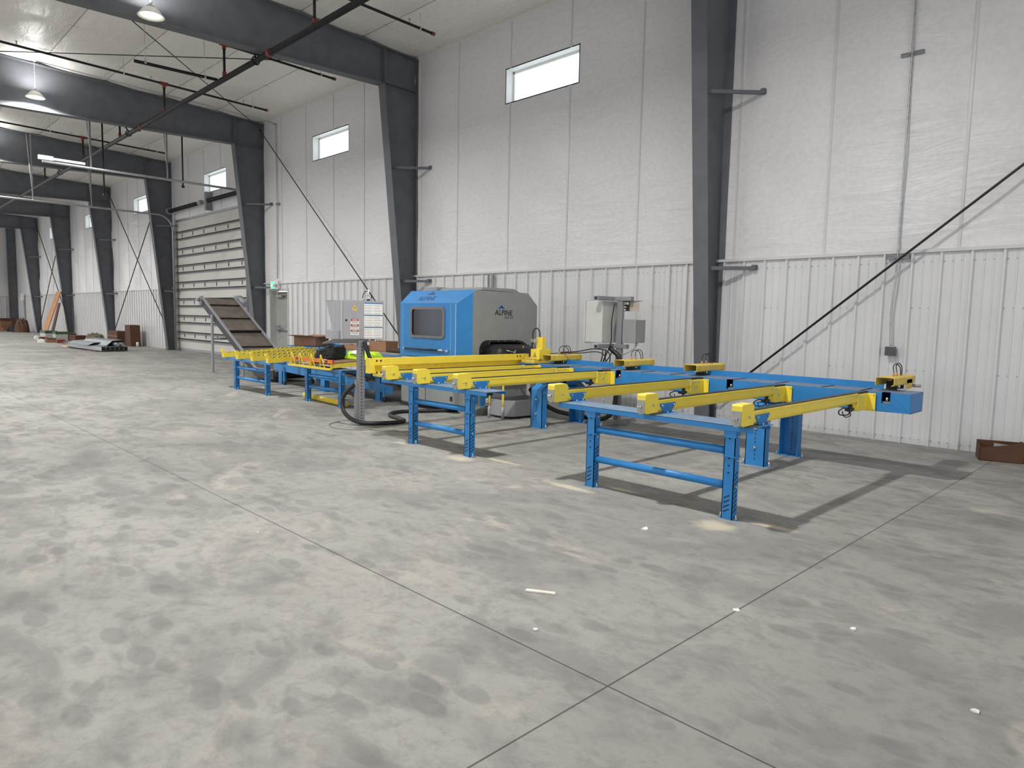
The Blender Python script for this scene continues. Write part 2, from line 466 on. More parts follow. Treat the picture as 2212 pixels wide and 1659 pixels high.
# ------------------------------------------------------------------ steel portal frames
ROD = mat('brace_rod_steel', (.05, .05, .055), .4, .6)
def portal(i, X, label):
    t = thing('portal_frame', label, 'steel frame', (X, YW, 0), 0, 'dark steel portal frames along the wall')
    # local: y negative into the hall
    yb, yk, zk = -.26, -.92, 6.64        # inner edge at base, at knee
    hw = .125; tf = .02
    zt = lambda yl: roofz(YW+yl)-.02
    m = MB()
    m.prism([(-.03, 0), (-.03, zt(-.03)), (yk, zt(yk)), (yk, zk), (yb, 0)], 'x', -.006, .006)
    m.build('column_web', STEEL, t)
    m = MB()
    m.prism([(yb, 0), (yk, zk), (yk-tf, zk), (yb-tf, 0)], 'x', -hw, hw)
    m.prism([(-.03, 0), (-.03, 7.33), (-.012, 7.33), (-.012, 0)], 'x', -hw, hw)
    m.build('column_flange', STEEL, t, .003)
    m = MB().box(-hw-.02, hw+.02, yb-.05, 0, 0, .02)
    m.build('base_plate', STEEL, t)
    ye = -22.0; zr = lambda yl: 6.62-(yk-yl)*.027 if yl > -7 else 6.62-(yk+7)*.027+(-7-yl)*.027
    m = MB()
    m.prism([(yk, zt(yk)), (-7, zt(-7)), (ye, zt(ye)), (ye, zr(ye)), (-7, zr(-7)), (yk, zr(yk))], 'x', -.005, .005)
    m.build('rafter_web', STEEL, t)
    m = MB()
    for a, b in ((0, -7), (-7, ye)):
        m.prism([(a, zt(a)), (b, zt(b)), (b, zt(b)-tf), (a, zt(a)-tf)], 'x', -hw, hw)
    for a, b in ((yk, -7), (-7, ye)):
        m.prism([(a, zr(a)), (b, zr(b)), (b, zr(b)-tf), (a, zr(a)-tf)], 'x', -hw, hw)
    m.build('rafter_flange', STEEL, t, .003)
    m = MB()
    m.box(-hw, hw, yk-.014, yk+.014, zk-.05, zt(yk))               # bolted splice plates
    m.box(-hw, hw, yk, -.04, zk-.01, zk+.008)
    for zz in (zk+.12, zk+.22, zt(yk)-.2, zt(yk)-.1):
        for sx in (-1, 1): m.cyl((sx*.07, yk-.014, zz), (sx*.07, yk-.04, zz), .016, 6, sm=False)
    m.build('splice_plate', STEEL, t)
    for zz in (2.33, 4.86):
        f = MB(); yi = yb+(yk-yb)*zz/zk+.05
        f.prism([(.006, yi), (.62, -.06), (.62, -.02), (.006, yi+.04)], 'z', zz-.025, zz+.03)
        f.box(.60, .66, -.09, -.015, zz-.02, zz+.05)
        f.build('flange_brace', STEEL, t)
    return t
names = ['dark steel portal frame nearest, its column right of the first high window',
         'dark steel portal frame behind the blue sawing machine, left of the first high window',
         'dark steel portal frame at the right jamb of the roll-up door',
         'dark steel portal frame at the left jamb of the roll-up door',
         'dark steel portal frame by the brown wooden crates, left of the X-braced bay',
         'dark steel portal frame with the brown board leaning on its column',
         'farthest dark steel portal frame, beside the far rubbish heap']
for i, X in enumerate(FR): portal(i, X, names[i])
m = MB().box(-61.45, -61.25, YW-.5, YW-.03, 0, 7.3).box(-61.5, -61.2, YW-.52, YW-.5, 0, 7.3)
tag(m.build('end_column', STEEL), 'slim dark end column in the far corner of the hall', 'steel column')

def rod(p0, p1, r, label, group, cat='brace rod'):
    m = MB().cyl(p0, p1, r, 8)
    o = m.build('brace_rod', ROD); return tag(o, label, cat, group)
rod((-5.35, 9.72, .30), (3.0, 9.72, 7.2), .016, 'brace rod rising to the right across the nearest wall bay', None)
rod((-21.05, 9.72, 7.15), (-13.45, 9.72, .85), .014, 'brace rod slanting down right behind the grey operator console', None)
rod((-37.3, 9.72, 7.15), (-29.5, 9.72, .7), .02, 'brace rod of the nearer X, falling from upper left to lower right', None)
rod((-37.3, 9.67, .1), (-29.5, 9.67, 6.7), .02, 'brace rod of the nearer X, rising from lower left to upper right', None)
rod((-53.5, 9.72, 7.15), (-45.6, 9.72, .7), .024, 'brace rod of the far X, falling from upper left to lower right', None)
rod((-53.5, 9.66, .1), (-45.6, 9.66, 6.7), .024, 'brace rod of the far X, rising from lower left to upper right', None)
rod((-13.35, 2.4, 7.36), (-21.1, 9.75, 7.20), .011, 'thin roof brace rod running to the top of the column at the roll-up door', None)
rod((-21.15, 1.8, 7.36), (-13.4, 9.6, 7.24), .011, 'thin roof brace rod crossing under the quilted ceiling towards the second portal frame', None)

# ------------------------------------------------------------------ sprinkler pipes
t = thing('sprinkler_main_pipe', 'thick black sprinkler main running the length of the hall under the rafters', 'pipe')
MB().cyl((4, 6.20, 6.455), (-44, 6.20, 6.395), .056, 20).build('pipe', BPIPE, t)
for X in (-12.95, -20.5, -27.5):
    MB().cyl((X-.05, 6.20, 6.435), (X+.05, 6.20, 6.435), .070, 20).build('coupling', RED, t)
for X in (-13.55, -21.6, -29.6):
    m = MB().tube([(X, 6.2, 6.36), (X, 6.13, 6.40), (X, 6.14, 6.48), (X, 6.2, 6.51), (X, 6.27, 6.47), (X, 6.26, 6.39), (X, 6.2, 6.36)], .012, 8)
    m.cyl((X, 6.2, 6.49), (X+.22, 6.02, 6.60), .018, 8); m.cyl((X, 6.2, 6.49), (X+.05, 6.5, 6.56), .014, 8)
    m.build('sway_brace', BPIPE, t)
bl = ['first black sprinkler branch line, nearest, capped red above the first high window',
      'second sprinkler branch line, capped red above the second high window beyond the nearest rafter',
      'third sprinkler branch line with a red tee riser on the thick main',
      'fourth sprinkler branch line just beyond the rafter at the roll-up door',
      'fifth sprinkler branch line above the white opener rail of the roll-up door', 'sixth, farthest visible sprinkler branch line']
for X, ye, lb in zip((-11.25, -15.05, -18.7, -22.4, -26.4, -32.0), (8.75, 8.78, 8.82, 8.85, 8.7, 8.6), bl):
    t = thing('sprinkler_branch_pipe', lb, 'pipe', (X, 6.20, 6.44), 0, 'sprinkler branch lines')
    zz = lambda y: 7.08+(8.8-y)*.02-6.44
    MB().cyl((0, ye-6.20, zz(ye)), (0, -9, zz(-3)), .026, 12).build('pipe', BPIPE, t)
    MB().cyl((0, ye-6.20-.02, zz(ye)), (0, ye-6.20+.05, zz(ye)), .036, 12).build('end_cap', RED, t)
    MB().cyl((0, 0, .04), (0, 0, zz(6.20)), .026, 12).build('riser', BPIPE, t)
    m = MB().cyl((0, 0, .05), (0, 0, .13), .042, 12); m.build('coupling', RED, t)
    m = MB().cyl((0, -.09, zz(6.20)), (0, .09, zz(6.20)), .042, 12).cyl((0, 0, zz(6.20)-.1), (0, 0, zz(6.20)), .04, 12); m.build('tee', RED, t)
    for yy in (8.45, 5.3, 2.6):
        m = MB().cyl((0, yy-6.20, zz(yy)), (0, yy-6.20, roofz(yy)-6.50), .005, 6)
        m.cyl((0, yy-6.20-.015, zz(yy)), (0, yy-6.20+.015, zz(yy)), .034, 12)
        m.build('hanger', ZINC, t)
    for yy in (8.2, 5.9, 3.2):
        MB().cyl((0, yy-6.20, zz(yy)), (0, yy-6.20, zz(yy)+.09), .013, 8).cyl((0, yy-6.20, zz(yy)+.09), (0, yy-6.20, zz(yy)+.1), .025, 10).build('sprinkler_head', COPPER if False else ZINC, t)
t = thing('sprinkler_stub_pipe', 'short open-ended black pipe hanging level beside the thick sprinkler main', 'pipe', (-15.2, 6.1, 6.42))
MB().cyl((0, 0, 0), (0, -1.6, -.04), .032, 12).build('pipe', BPIPE, t)
for yy in (-.25, -1.4):
    MB().cyl((0, yy, 0), (0, yy, .95), .006, 6).cyl((0, yy-.02, -.02), (0, yy+.02, -.02), .042, 10).build('hanger', ZINC, t)
for X, y0, z0, lb in ((-22.4, 7.9, 5.34, 'thin vertical black drop pipe right of the roll-up door hangers'), (-22.4, 5.75, 4.8, 'thin vertical black drop pipe hanging lower, left of the other drop pipe')):
    m = MB().cyl((X, y0, 7.1), (X, y0, z0), .022, 10).cyl((X-.06, y0, z0), (X+.05, y0, z0-.02), .035, 10)
    tag(m.build('drop_pipe', BPIPE), lb, 'pipe')

# ------------------------------------------------------------------ high-bay lamps
def lamp(X, Y, label, vis=True):
    zl = 6.45 if X > -15 else 6.72
    t = thing('high_bay_lamp', label, 'ceiling lamp', (X, Y, zl), 0, 'high-bay lamps')
    MB().lathe([(.05, .13), (.09, .115), (.13, .08), (.205, -.01), (.21, -.02), (.20, -.02), (.13, .04), (.115, .05)], n=40).build('reflector', DISH, t)
    MB().lathe([(0, .15), (.06, .15), (.065, .11), (.115, .09), (.115, .04)], n=32).build('housing', ALU, t)
    MB().lathe([(0, -.01), (.08, -.005), (.115, .01), (.115, .04), (0, .04)], n=32).build('lens', LED, t)
    m = MB(); ztop = roofz(Y)-zl-.06; z = .16
    m.tube([(0, 0, .15), (.06, 0, .20), (0, 0, .26), (-.06, 0, .20), (0, 0, .15)], .008, 8)
    while z < ztop:
        m.cyl((0, 0, z), (0, 0, z+.05), .012, 6); z += .065
    m.build('chain', ZINC, t)
    ld = bpy.data.lights.new('lamp_light', 'AREA'); ld.shape = 'DISK'; ld.size = .26; ld.energy = LAMP_W; ld.color = (1, .985, .945); ld.spread = math.radians(165)
    lo = bpy.data.objects.new('lamp_light', ld); COL.objects.link(lo); lo.parent = t; lo.location = (0, 0, -.04)
    # added upward fill to lift the ceiling; the clear reflector leaks some light up
    l2 = bpy.data.lights.new('uplight_fill', 'AREA'); l2.shape = 'DISK'; l2.size = .3; l2.energy = LAMP_W*.07; l2.color = (1, .985, .95)
    lo = bpy.data.objects.new('uplight_fill', l2); COL.objects.link(lo); lo.parent = t; lo.location = (0, 0, .22); lo.rotation_euler = (PI, 0, 0)
    return t
LX = [-4.4, -12.9, -20.8, -28.8, -36.9, -44.8, -53.0]
for X in LX:
    for Y in (3.9, -5.5):
        if Y == 3.9 and X == -12.9: lb = 'bright high-bay lamp hanging nearest, by the bottom edge of the large rafter'
        elif Y == 3.9 and X == -20.8: lb = 'bright high-bay lamp hanging farther away, lower left of the nearest lamp'
        else: lb = 'high-bay lamp of the %s row, hung at the %s bay' % ('window-side' if Y > 0 else 'opposite', ['nearest', 'second', 'third', 'fourth', 'fifth', 'sixth', 'farthest'][LX.index(X)])
        lamp(X, Y+(.2 if X == -12.9 and Y > 0 else 0), lb)

# ------------------------------------------------------------------ conduits and small wall things
t = thing('wall_conduit', 'galvanized conduit running down the nearest wall to a small square box', 'conduit', (-2.9, YW-.07, 1.2))
MB().tube([(0, 0, 6.2), (0, 0, 3), (0, 0, 1.3), (0, .0, .95), (-.03, 0, .5), (-.01, 0, .1), (0, 0, .05)], .012, 10, smooth=2).build('pipe', GALV, t)
MB().box(-.06, .055, -.045, .03, -.07, .05).build('junction_box', mat('stamped_steel_box', (.12, .13, .14), .35, .7, var=.5, scale=60), t, .004)
for zz in (3.72, 1.2): 
    m = MB().box(-.13, .13, .01, .05, zz-.02, zz+.02).box(-.13, .13, .0, .012, zz-.022, zz-.010).box(-.13, .13, .0, .012, zz+.010, zz+.022).box(-.03, .03, -.02, .0, zz-.012, zz+.012)
    m.build('strut_channel', SGREY, t)
t = thing('wall_conduit', 'thin conduit dropping to the green exit sign beside the steel door', 'conduit', (-20.2, YW-.05, 2.6))
MB().tube([(.0, 0, 0), (0, 0, 2), (0, 0, 4.35), (0, -.08, 4.55), (0, -.4, 4.62), (-.05, -6, 4.82)], .014, 8, smooth=1).build('pipe', GALV, t)
MB().box(-.03, .14, -.02, .04, 2.2, 2.26).build('strut_channel', SGREY, t)
for X, lb in ((-10.66, 'left of two dark conduits rising behind the roof of the sawing machine'), (-10.52, 'right of two dark conduits rising behind the roof of the sawing machine')):
    tag(MB().cyl((X, YW-.06, 0), (X, YW-.06, 2.42), .022, 10).build('wall_conduit', SGREY), lb, 'conduit')
# exit sign
t = thing('exit_sign', 'white emergency exit sign with green lit face above the steel door', 'exit sign', (-20.32, YW-.02, 2.28))
MB().box(-.24, .24, -.09, 0, 0, .25).build('housing', WHITE, t, .01)
MB().box(-.2, .02, -.096, -.088, .03, .22).build('green_face', GRN, t)
text('exit_text', 'EXIT', .1, frame_M((-.09, -.098, .09), (1, 0, 0), (0, 0, 1)), GRN2, t)
for sx in (.09, .19): MB().cyl((sx, -.09, .12), (sx, -.15, .1), .04, 14, r1=.045).build('lamp_head', LGREY, t)

# personnel door
d = MB(); D = .28
d.box(PD[0]-.05, PD[0], YW-.02, YW+D, 0, PD[2]+.05).box(PD[1], PD[1]+.05, YW-.02, YW+D, 0, PD[2]+.05).box(PD[0], PD[1], YW-.02, YW+D, PD[2], PD[2]+.05)
do = tag(d.build('door_1', LGREY), kind='structure')
MB().box(PD[0]+.03, PD[1]-.03, YW+D-.06, YW+D-.01, .01, PD[2]-.03).build('door_leaf', mat('door_leaf_grey', (.36, .36, .34), .5), do, .003)
m = MB().box(PD[0]+.12, PD[1]-.12, YW+D-.14, YW+D-.09, 1.02, 1.1); m.box(PD[0]+.08, PD[0]+.2, YW+D-.15, YW+D-.06, .98, 1.16).box(PD[1]-.14, PD[1]-.08, YW+D-.15, YW+D-.06, 1.0, 1.12)
m.build('push_bar', GALV, do, .004)
m = MB().box(PD[0]+.1, PD[0]+.5, YW+D-.16, YW+D-.07, 2.04, 2.12).box(PD[0]+.45, PD[0]+.9, YW+D-.2, YW+D-.17, 2.1, 2.12).cyl((PD[1]-.3, YW+D-.12, 1.95), (PD[1]-.3, YW+D-.12, 2.1), .03, 8)
m.build('door_closer', ALU, do)

# roll-up door
m = MB(); yd = YW+.05
m.box(RD[0]-.12, RD[0], YW-.02, YW+.12, 0, RD[2]+.1).box(RD[1], RD[1]+.12, YW-.02, YW+.12, 0, RD[2]+.1)
do = tag(m.build('door_2', LGREY), kind='structure')
MB().box(RD[0]-.05, RD[1]+.05, yd, yd+.05, 0, RD[2]+.03).build('door_panel', CREAM, do)
for k in range(8):
    for j, zz in enumerate((4.62-.645*k, 4.35-.645*k)):
        if zz < .12: continue
        m = MB().box(RD[0], RD[1], yd-.07, yd, zz-.012, zz+.012).box(RD[0], RD[1], yd-.07, yd-.06, zz-.04, zz+.012)
        m.build('strut', STEEL, do)
MB().box(RD[0], RD[1], yd-.03, yd, .02, .12).build('bottom_rail', GALV, do)
MB().box(RD[0], RD[1], yd-.06, yd, RD[2]-.05, RD[2]+.02).build('top_rail', GALV, do)
for k in range(7):
    for j in range(6):
        zz = 4.485-.645*k; xx = RD[0]+.55+j*1.08
        MB().box(xx-.006, xx+.006, yd-.02, yd, zz-.075, zz+.075).box(xx-.03, xx+.03, yd-.025, yd, zz-.01, zz+.015).build('hinge', STEEL, do)
for X, zt_, yend in ((RD[0]+.0, 5.25, -2.0), (RD[1]-.0, 5.44, 4.25)):
    R_ = .55 if X < -25 else .4
    pts = [(X, YW-.12, 0.05), (X, YW-.12, zt_-R_)]
    pts += [(X, YW-.12-R_*(1-math.cos(a)), zt_-R_+R_*math.sin(a)) for a in [PI/2*q/6 for q in range(1, 7)]]
    pts += [(X, (YW+yend)/2, zt_), (X, yend, zt_)]
    m = MB().tube(pts, .035, 8, smooth=0)
    m.box(X-.05, X+.05, YW-.1, YW-.02, 0, zt_-R_)
    m.build('track', GALV, do)
m = MB().cyl((RD[0]-.1, YW-.22, 5.43), (RD[1]+.1, YW-.22, 5.43), .02, 10); m.build('shaft', GALV, do)
for a, b in ((RD[0]+.05, -26.15), (-25.05, RD[1]-.05)):
    m = MB(); P = []; x = a; k = 0
    m.cyl((a, YW-.22, 5.43), (b, YW-.22, 5.43), .065, 14)
    x = a
    while x < b: m.cyl((x, YW-.22, 5.43), (x+.02, YW-.22, 5.43), .072, 14); x += .045
    m.build('torsion_spring', BLACK, do)
MB().box(-25.3, -25.16, YW-.25, YW-.03, 5.12, 5.75).box(-25.75, -25.6, YW-.3, YW-.15, 5.37, 5.5).build('spring_bracket', SGREY, do)
for X in (RD[0], RD[1]): MB().cyl((X-.06, YW-.22, 5.43), (X+.06, YW-.22, 5.43), .13, 20).build('cable_drum', SGREY, do)
for X, Y, z0, r_ in ((RD[1], 7.40, 5.44, 1), (RD[1], 5.40, 5.44, 1), (RD[0], 5.22, 5.25, 1), (RD[0], 7.0, 5.25, 1)):
    m = MB().box(X-.02, X+.02, Y-.004, Y+.004, z0, roofz(Y)-.1).box(X-.02, X-.016, Y-.02, Y+.02, z0, roofz(Y)-.1)
    m.cyl((X, Y-.12, roofz(Y)-.1), (X, Y, z0+.1), .014, 6)
    m.build('track_hanger', GALV, do)
t = thing('door_opener_rail', 'white tubular light-coloured rail end above the upper door track', 'opener rail', (RD[1], 4.2, 5.5))
MB().box(-.04, .04, 0, 1.05, 0, .06).box(-.05, .05, -.04, .3, -.02, .09).build('rail', WHITE, t, .004)
m = MB().cyl((RD[1], YW-.3, 5.32), (RD[0]+5, YW-.3, 5.32), .005, 6)

# ------------------------------------------------------------------ outfeed line: belt arms, stands, long blue beam
BT = (BLUE, BLUED)
def arm(label, loc):
    # local origin: centre of the arm underneath its front end, z measured from the stand beam top
    t = thing('belt_conveyor_arm', label, 'conveyor arm', loc, 0, 'yellow belt arms of the outfeed')
    L0, L1 = 0.0, 2.68; hw = .036
    def rounded(z0, z1, w, n=6):
        P = [(-w, z1), (-w, z0+w)]
        P += [(-w*math.cos(a), z0+w-w*math.sin(a)) for a in [PI*q/(2*n) for q in range(1, 2*n)]]
        P += [(w, z0+w), (w, z1)]; return P
    m = MB().prism(rounded(.0, .105, hw), 'y', L0+.02, L1-.27)
    m.box(-hw, hw, L1-.3, L1, .005, .095)
    m.build('arm_body', YEL, t, .002)
    m = MB().box(-hw-.001, hw+.001, .2, L1-.02, .084, .087); m.build('side_seam', YELD, t)
    m = MB().box(-hw*.72, hw*.72, .19, L1+.03, .1, .113); m.build('belt', BLACK, t)
    hp = [(.0, .0), (.0, .15), (.012, .165), (.17, .165), (.19, .152), (.19, .1), (.19, .0)]
    m = MB().prism([(a, b) for a, b in [(.002, .015), (.002, .118), (.0, .118), (.0, .155), (.008, .166), (.16, .168), (.185, .155), (.19, .13), (.19, .004), (.03, .0)]], 'x', -hw-.006, hw+.006)
    m.build('hood', YEL, t, .006)
    MB().prism(rounded(-.002, .118, hw+.002), 'y', -.006, .004).build('end_cap', ALU, t, .001)
    m = MB()
    for xx in (-.012, .008): m.cyl((xx, -.006, .062), (xx, -.03, .062), .008, 6)
    m.cyl((hw+.006, .115, .068), (hw+.014, .115, .068), .012, 8).box(hw+.006, hw+.008, .06, .12, .066, .069)
    for yy in (2.35, 2.41, 2.56): m.cyl((hw, yy, .08), (hw+.012, yy, .08), .009, 8)
    m.cyl((hw+.004, 2.50, .012), (hw+.014, 2.50, .012), .012, 8)
    m.build('bolts', ZINC, t)
    m = MB()                                            # deeper drive box and bolted end flange
    pr = [(L1-.3, .01), (L1-.3, -.055), (L1-.27, -.072), (L1-.02, -.075), (L1-.02, .09), (L1-.3, .09)]
    m.prism(pr, 'x', -hw-.008, hw+.008)
    m.build('drive_box', YEL, t, .008)
    m = MB().box(-hw-.01, hw+.075, L1-.012, L1, -.085, .095); m.build('end_flange', YEL, t, .006)
    m = MB()
    for zz in (-.07, .08): m.cyl((hw+.06, L1-.012, zz), (hw+.06, L1-.02, zz), .007, 6)
    m.build('flange_bolts', ZINC, t)
    m = MB().prism([(.22, .075), (.46, .075), (.46, .06), (.40, .0), (.40, -.012), (.28, -.012), (.28, 0), (.22, .055)], 'x', hw, hw+.006)
    m.box(hw, hw+.06, .27, .42, -.014, -.007)
    m.build('mounting_bracket', BLUE, t, .002)
    m = MB()
    for yy in (.25, .43): m.cyl((hw+.006, yy, .055), (hw+.016, yy, .055), .009, 8)
    for yy in (.30, .39): m.cyl((hw+.03, yy, -.007), (hw+.03, yy, .008), .009, 8)
    m.build('bracket_bolts', ZINC, t)
    m = MB().cyl((0, 2.30, -.07), (0, 2.30, .0), .022, 12).tube([(0, 2.3, -.06), (.02, 2.2, -.09), (.0, 2.05, -.08), (.0, 2.02, -.04), (.01, 2.12, -.02), (0, 2.2, -.04)], .006, 8)
    m.tube([(0, 2.3, -.07), (.03, 2.24, -.10), (.02, 2.12, -.105), (0, 2.1, -.05)], .005, 8)
    m.box(-.02, .03, 2.22, 2.33, -.06, -.03)
    m.build('sensor_cable', BLACK, t)
    return t
AZ = .742
arms = [(-2.405, 'rightmost yellow belt arm, nearest, on the right-hand blue stand'),
        (-3.25, 'middle yellow belt arm of the three on the right-hand blue stand'),
        (-4.25, 'leftmost yellow belt arm of the three on the right-hand blue stand'),
        (-5.63, 'yellow belt arm at the right end of the left-hand blue stand'),
        (-6.35, 'middle yellow belt arm of the three on the left-hand blue stand'),
        (-6.97, 'yellow belt arm next to the tall yellow channel, left end of the left-hand blue stand')]
a0 = arm(arms[0][1], (arms[0][0], 4.73, AZ))
for X, lb in arms[1:]: copy_tree(a0, None, (X, 4.73, AZ), lb)

def leg_mb(x, y, h, side=1, w=.09, d=.075, slots=True):
    # bent channel: front web plus side flanges, drilled
    m = MB(); s_ = side
    m.box(x-w/2, x+w/2, y, y+.006, 0, h)
    m.box(x-w/2, x-w/2+.006, y, y+d, 0, h); m.box(x+w/2-.006, x+w/2, y, y+d, 0, h)
    m.box(x-w/2-.03, x+w/2+.03, y+.015, y+d-.01, 0, .008)
    if slots:
        for k in range(9):
            zz = .05+k*.036
            m.add([(x+w/2+.0008, y+.012, zz), (x+w/2+.0008, y+d-.012, zz+.028), (x+w/2+.0008, y+d-.012, zz+.040), (x+w/2+.0008, y+.012, zz+.012)], [(0, 1, 2, 3)], 1)
            if k < 4: m.add([(x-.03, y-.0008, zz), (x+.02, y-.0008, zz+.028), (x+.02, y-.0008, zz+.038), (x-.03, y-.0008, zz+.010)], [(3, 2, 1, 0)], 1)
        for zz in (h*.52, h*.60, h*.68, h*.9):
            m.cyl((x, y+.002, zz), (x, y-.004, zz), .007, 8, 1, sm=False)
    return m
def stand(label, x0, x1, y, h, bx0, bx1, zr, rr=.031):
    t = thing('conveyor_stand', label, 'stand', ((x0+x1)/2, y, 0), 0, 'blue stands under the conveyors')
    cx = (x0+x1)/2
    for x in (x0, x1):
        lg = leg_mb(x-cx, 0, h-.035).build('leg', (BLUE, DARK), t, 0)
        m = MB()
        for s_ in (-1, 1):
            m.cyl((x-cx+s_*.062, .03, .008), (x-cx+s_*.062, .03, .04), .007, 8).cyl((x-cx+s_*.062, .03, .008), (x-cx+s_*.062, .03, .018), .014, 6, sm=False)
        for zz in (h*.35, h*.63, h*.88): m.cyl((x-cx+.045, .035, zz), (x-cx+.056, .035, zz), .010, 8)
        m.build('anchor_bolts', ZINC, lg)
        MB().box(x-cx-.052, x-cx+.052, -.008, .085, h*.66, h*.66+.010).build('collar', BLUE, lg)
    for zz in zr: MB().cyl((x0-cx+.04, .04, zz), (x1-cx-.04, .04, zz), rr, 18).build('cross_tube', BLUE, t)
    m = MB().box(bx0-cx, bx1-cx, -.012, .28, h-.007, h-.001, 1).box(bx0-cx, bx1-cx, -.012, -.004, h-.045, h-.002).box(bx0-cx, bx1-cx, .272, .28, h-.04, h-.002)
    m.build('top_beam', BT, t, .001)
    m = MB()
    for x in (x0, x1):
        m.prism([(x-cx-.052, h-.04), (x-cx+.052, h-.04), (x-cx+.046, h-.10), (x-cx-.046, h-.10)], 'y', -.006, 0)
    m.build('gusset', BLUE, t)
    return t
ztop = .735
s1 = stand('blue stand under the three right-hand yellow arms, nearest', -3.855, -2.505, 4.84, ztop, -4.24, -2.32, (.528, .258))
s2 = stand('blue stand under the left-hand yellow arms, left of the nearest stand', -6.60, -5.58, 4.865, ztop, -7.2, -5.27, (.512, .248))
# air filter bowl hanging from the left-hand stand
t = thing('air_filter', 'small silver filter bowl hanging at the right end of the left-hand stand', 'air filter', (-5.44, 5.02, .58))
MB().cyl((0, 0, .0), (0, 0, .1), .022, 14).cyl((0, 0, -.01), (0, 0, 0), .026, 14, r1=.026).build('bowl', ZINC, t)
MB().box(-.05, .05, -.04, .04, .1, .13).cyl((0, 0, -.025), (0, 0, -.01), .018, 10).build('head', BLACK, t)
MB().box(-.07, .07, -.05, .06, .13, .147).build('mount_plate', BLUE, t)

# long blue beam with back fence
BX0, BX1 = -7.34, -1.985
t = thing('transfer_beam', 'long blue box beam with upright back fence behind the yellow belt arms', 'conveyor beam', ((BX0+BX1)/2, 7.4, 0))
cx = (BX0+BX1)/2
m = MB()
notch = [(-2.246, -2.167), (-5.52, -5.437), (-3.92, -3.84)]
xs_ = [BX0]
for a, b in sorted(notch): xs_ += [a, b]
xs_.append(BX1)
for i in range(0, len(xs_), 2): m.box(xs_[i]-cx, xs_[i+1]-cx, .02, .028, .66, .85)
for a, b in notch: m.box(a-cx, b-cx, .02, .028, .66, .745)
m.box(BX0-cx, BX1-cx, .422, .43, .66, .85).box(BX1-cx-.006, BX1-cx, .02, .43, .66, .85).box(BX0-cx, BX0-cx+.006, .02, .43, .66, .85).box(BX0-cx, BX1-cx, .02, .43, .66, .666)
m.build('side_plates', BLUE, t, .0015)
m = MB()
for i in range(0, len(xs_), 2): m.box(xs_[i]-cx, xs_[i+1]-cx, .02, .1, .85, .856)
m.box(BX0-cx, BX1-cx, .1, .43, .85, .856)
m.build('top_plate', BLUED, t)
slots = [-2.44, -2.83, -3.33, -3.85, -4.68, -5.12, -5.75, -6.3, -6.9]
for i, sx in enumerate(slots):
    MB().box(sx-cx-.012, sx-cx+.012, .02, .34, .857, .860).build('chain_slot', DARK, t)
MB().box(-8.9-cx, -2.35-cx, .40, .412, .845, .925).box(-8.9-cx, -2.35-cx, .40, .44, .845, .858).build('back_fence', BLUE, t, .002)
m = MB()
for X in (-2.246, -5.52, -3.92):
    m.box(X-cx, X-cx+.08, .05, .12, .73, .76).cyl((X-cx+.04, .06, .76), (X-cx+.04, .06, .80), .015, 8)
m.build('chain_guides', ZINC, t)
def bigleg(xc, front, lab=None):
    m = MB(); w = .107; s_ = 1 if front else -1
    y0 = 6.94 if front else 7.87
    def Y(a): return y0+s_*a-7.4
    pr = [(Y(0), 0), (Y(0), .54), (Y(.17), .66), (Y(.50), .66), (Y(.50), .60), (Y(.2), .58), (Y(.1), .5), (Y(.1), 0)]
    m.prism(pr, 'x', xc-cx-w, xc-cx-w+.008); m.prism(pr, 'x', xc-cx+w-.008, xc-cx+w)
    # front web following the slope
    ya, yb = sorted((Y(0), Y(.008))); m.box(xc-cx-w, xc-cx+w, ya, yb, 0, .54)
    m.prism([(Y(0), .54), (Y(.17), .66), (Y(.17), .652), (Y(.008), .54)], 'x', xc-cx-w, xc-cx+w)
    m.box(xc-cx-w-.05, xc-cx+w+.05, min(Y(.02), Y(.08)), max(Y(.02), Y(.08)), 0, .009)
    yy = Y(-.0012) if front else Y(.009)
    for k in range(9):
        zz = .06+k*.045
        q = [(xc-cx-.004, yy, zz), (xc-cx+.004, yy, zz), (xc-cx+.004, yy, zz+.026), (xc-cx-.004, yy, zz+.026)]
        m.add(q, [(0, 1, 2, 3)], 1)
    lg = m.build('leg', (BLUE, INK), t)
    b = MB()
    for s2_ in (-1, 1): b.cyl((xc-cx+s2_*(w+.035), Y(.05), .009), (xc-cx+s2_*(w+.035), Y(.05), .05), .009, 8).cyl((xc-cx+s2_*(w+.035), Y(.05), .009), (xc-cx+s2_*(w+.035), Y(.05), .022), .017, 6, sm=False)
    yq = Y(-.012) if front else Y(.0)
    b.cyl((xc-cx, Y(0), .40), (xc-cx, yq, .40), .014, 8).cyl((xc-cx, Y(0), .2), (xc-cx, yq, .2), .014, 8)
    b.build('anchor_bolts', ZINC, lg)
for X in (-3.305, -6.505):
    bigleg(X, True); bigleg(X, False)

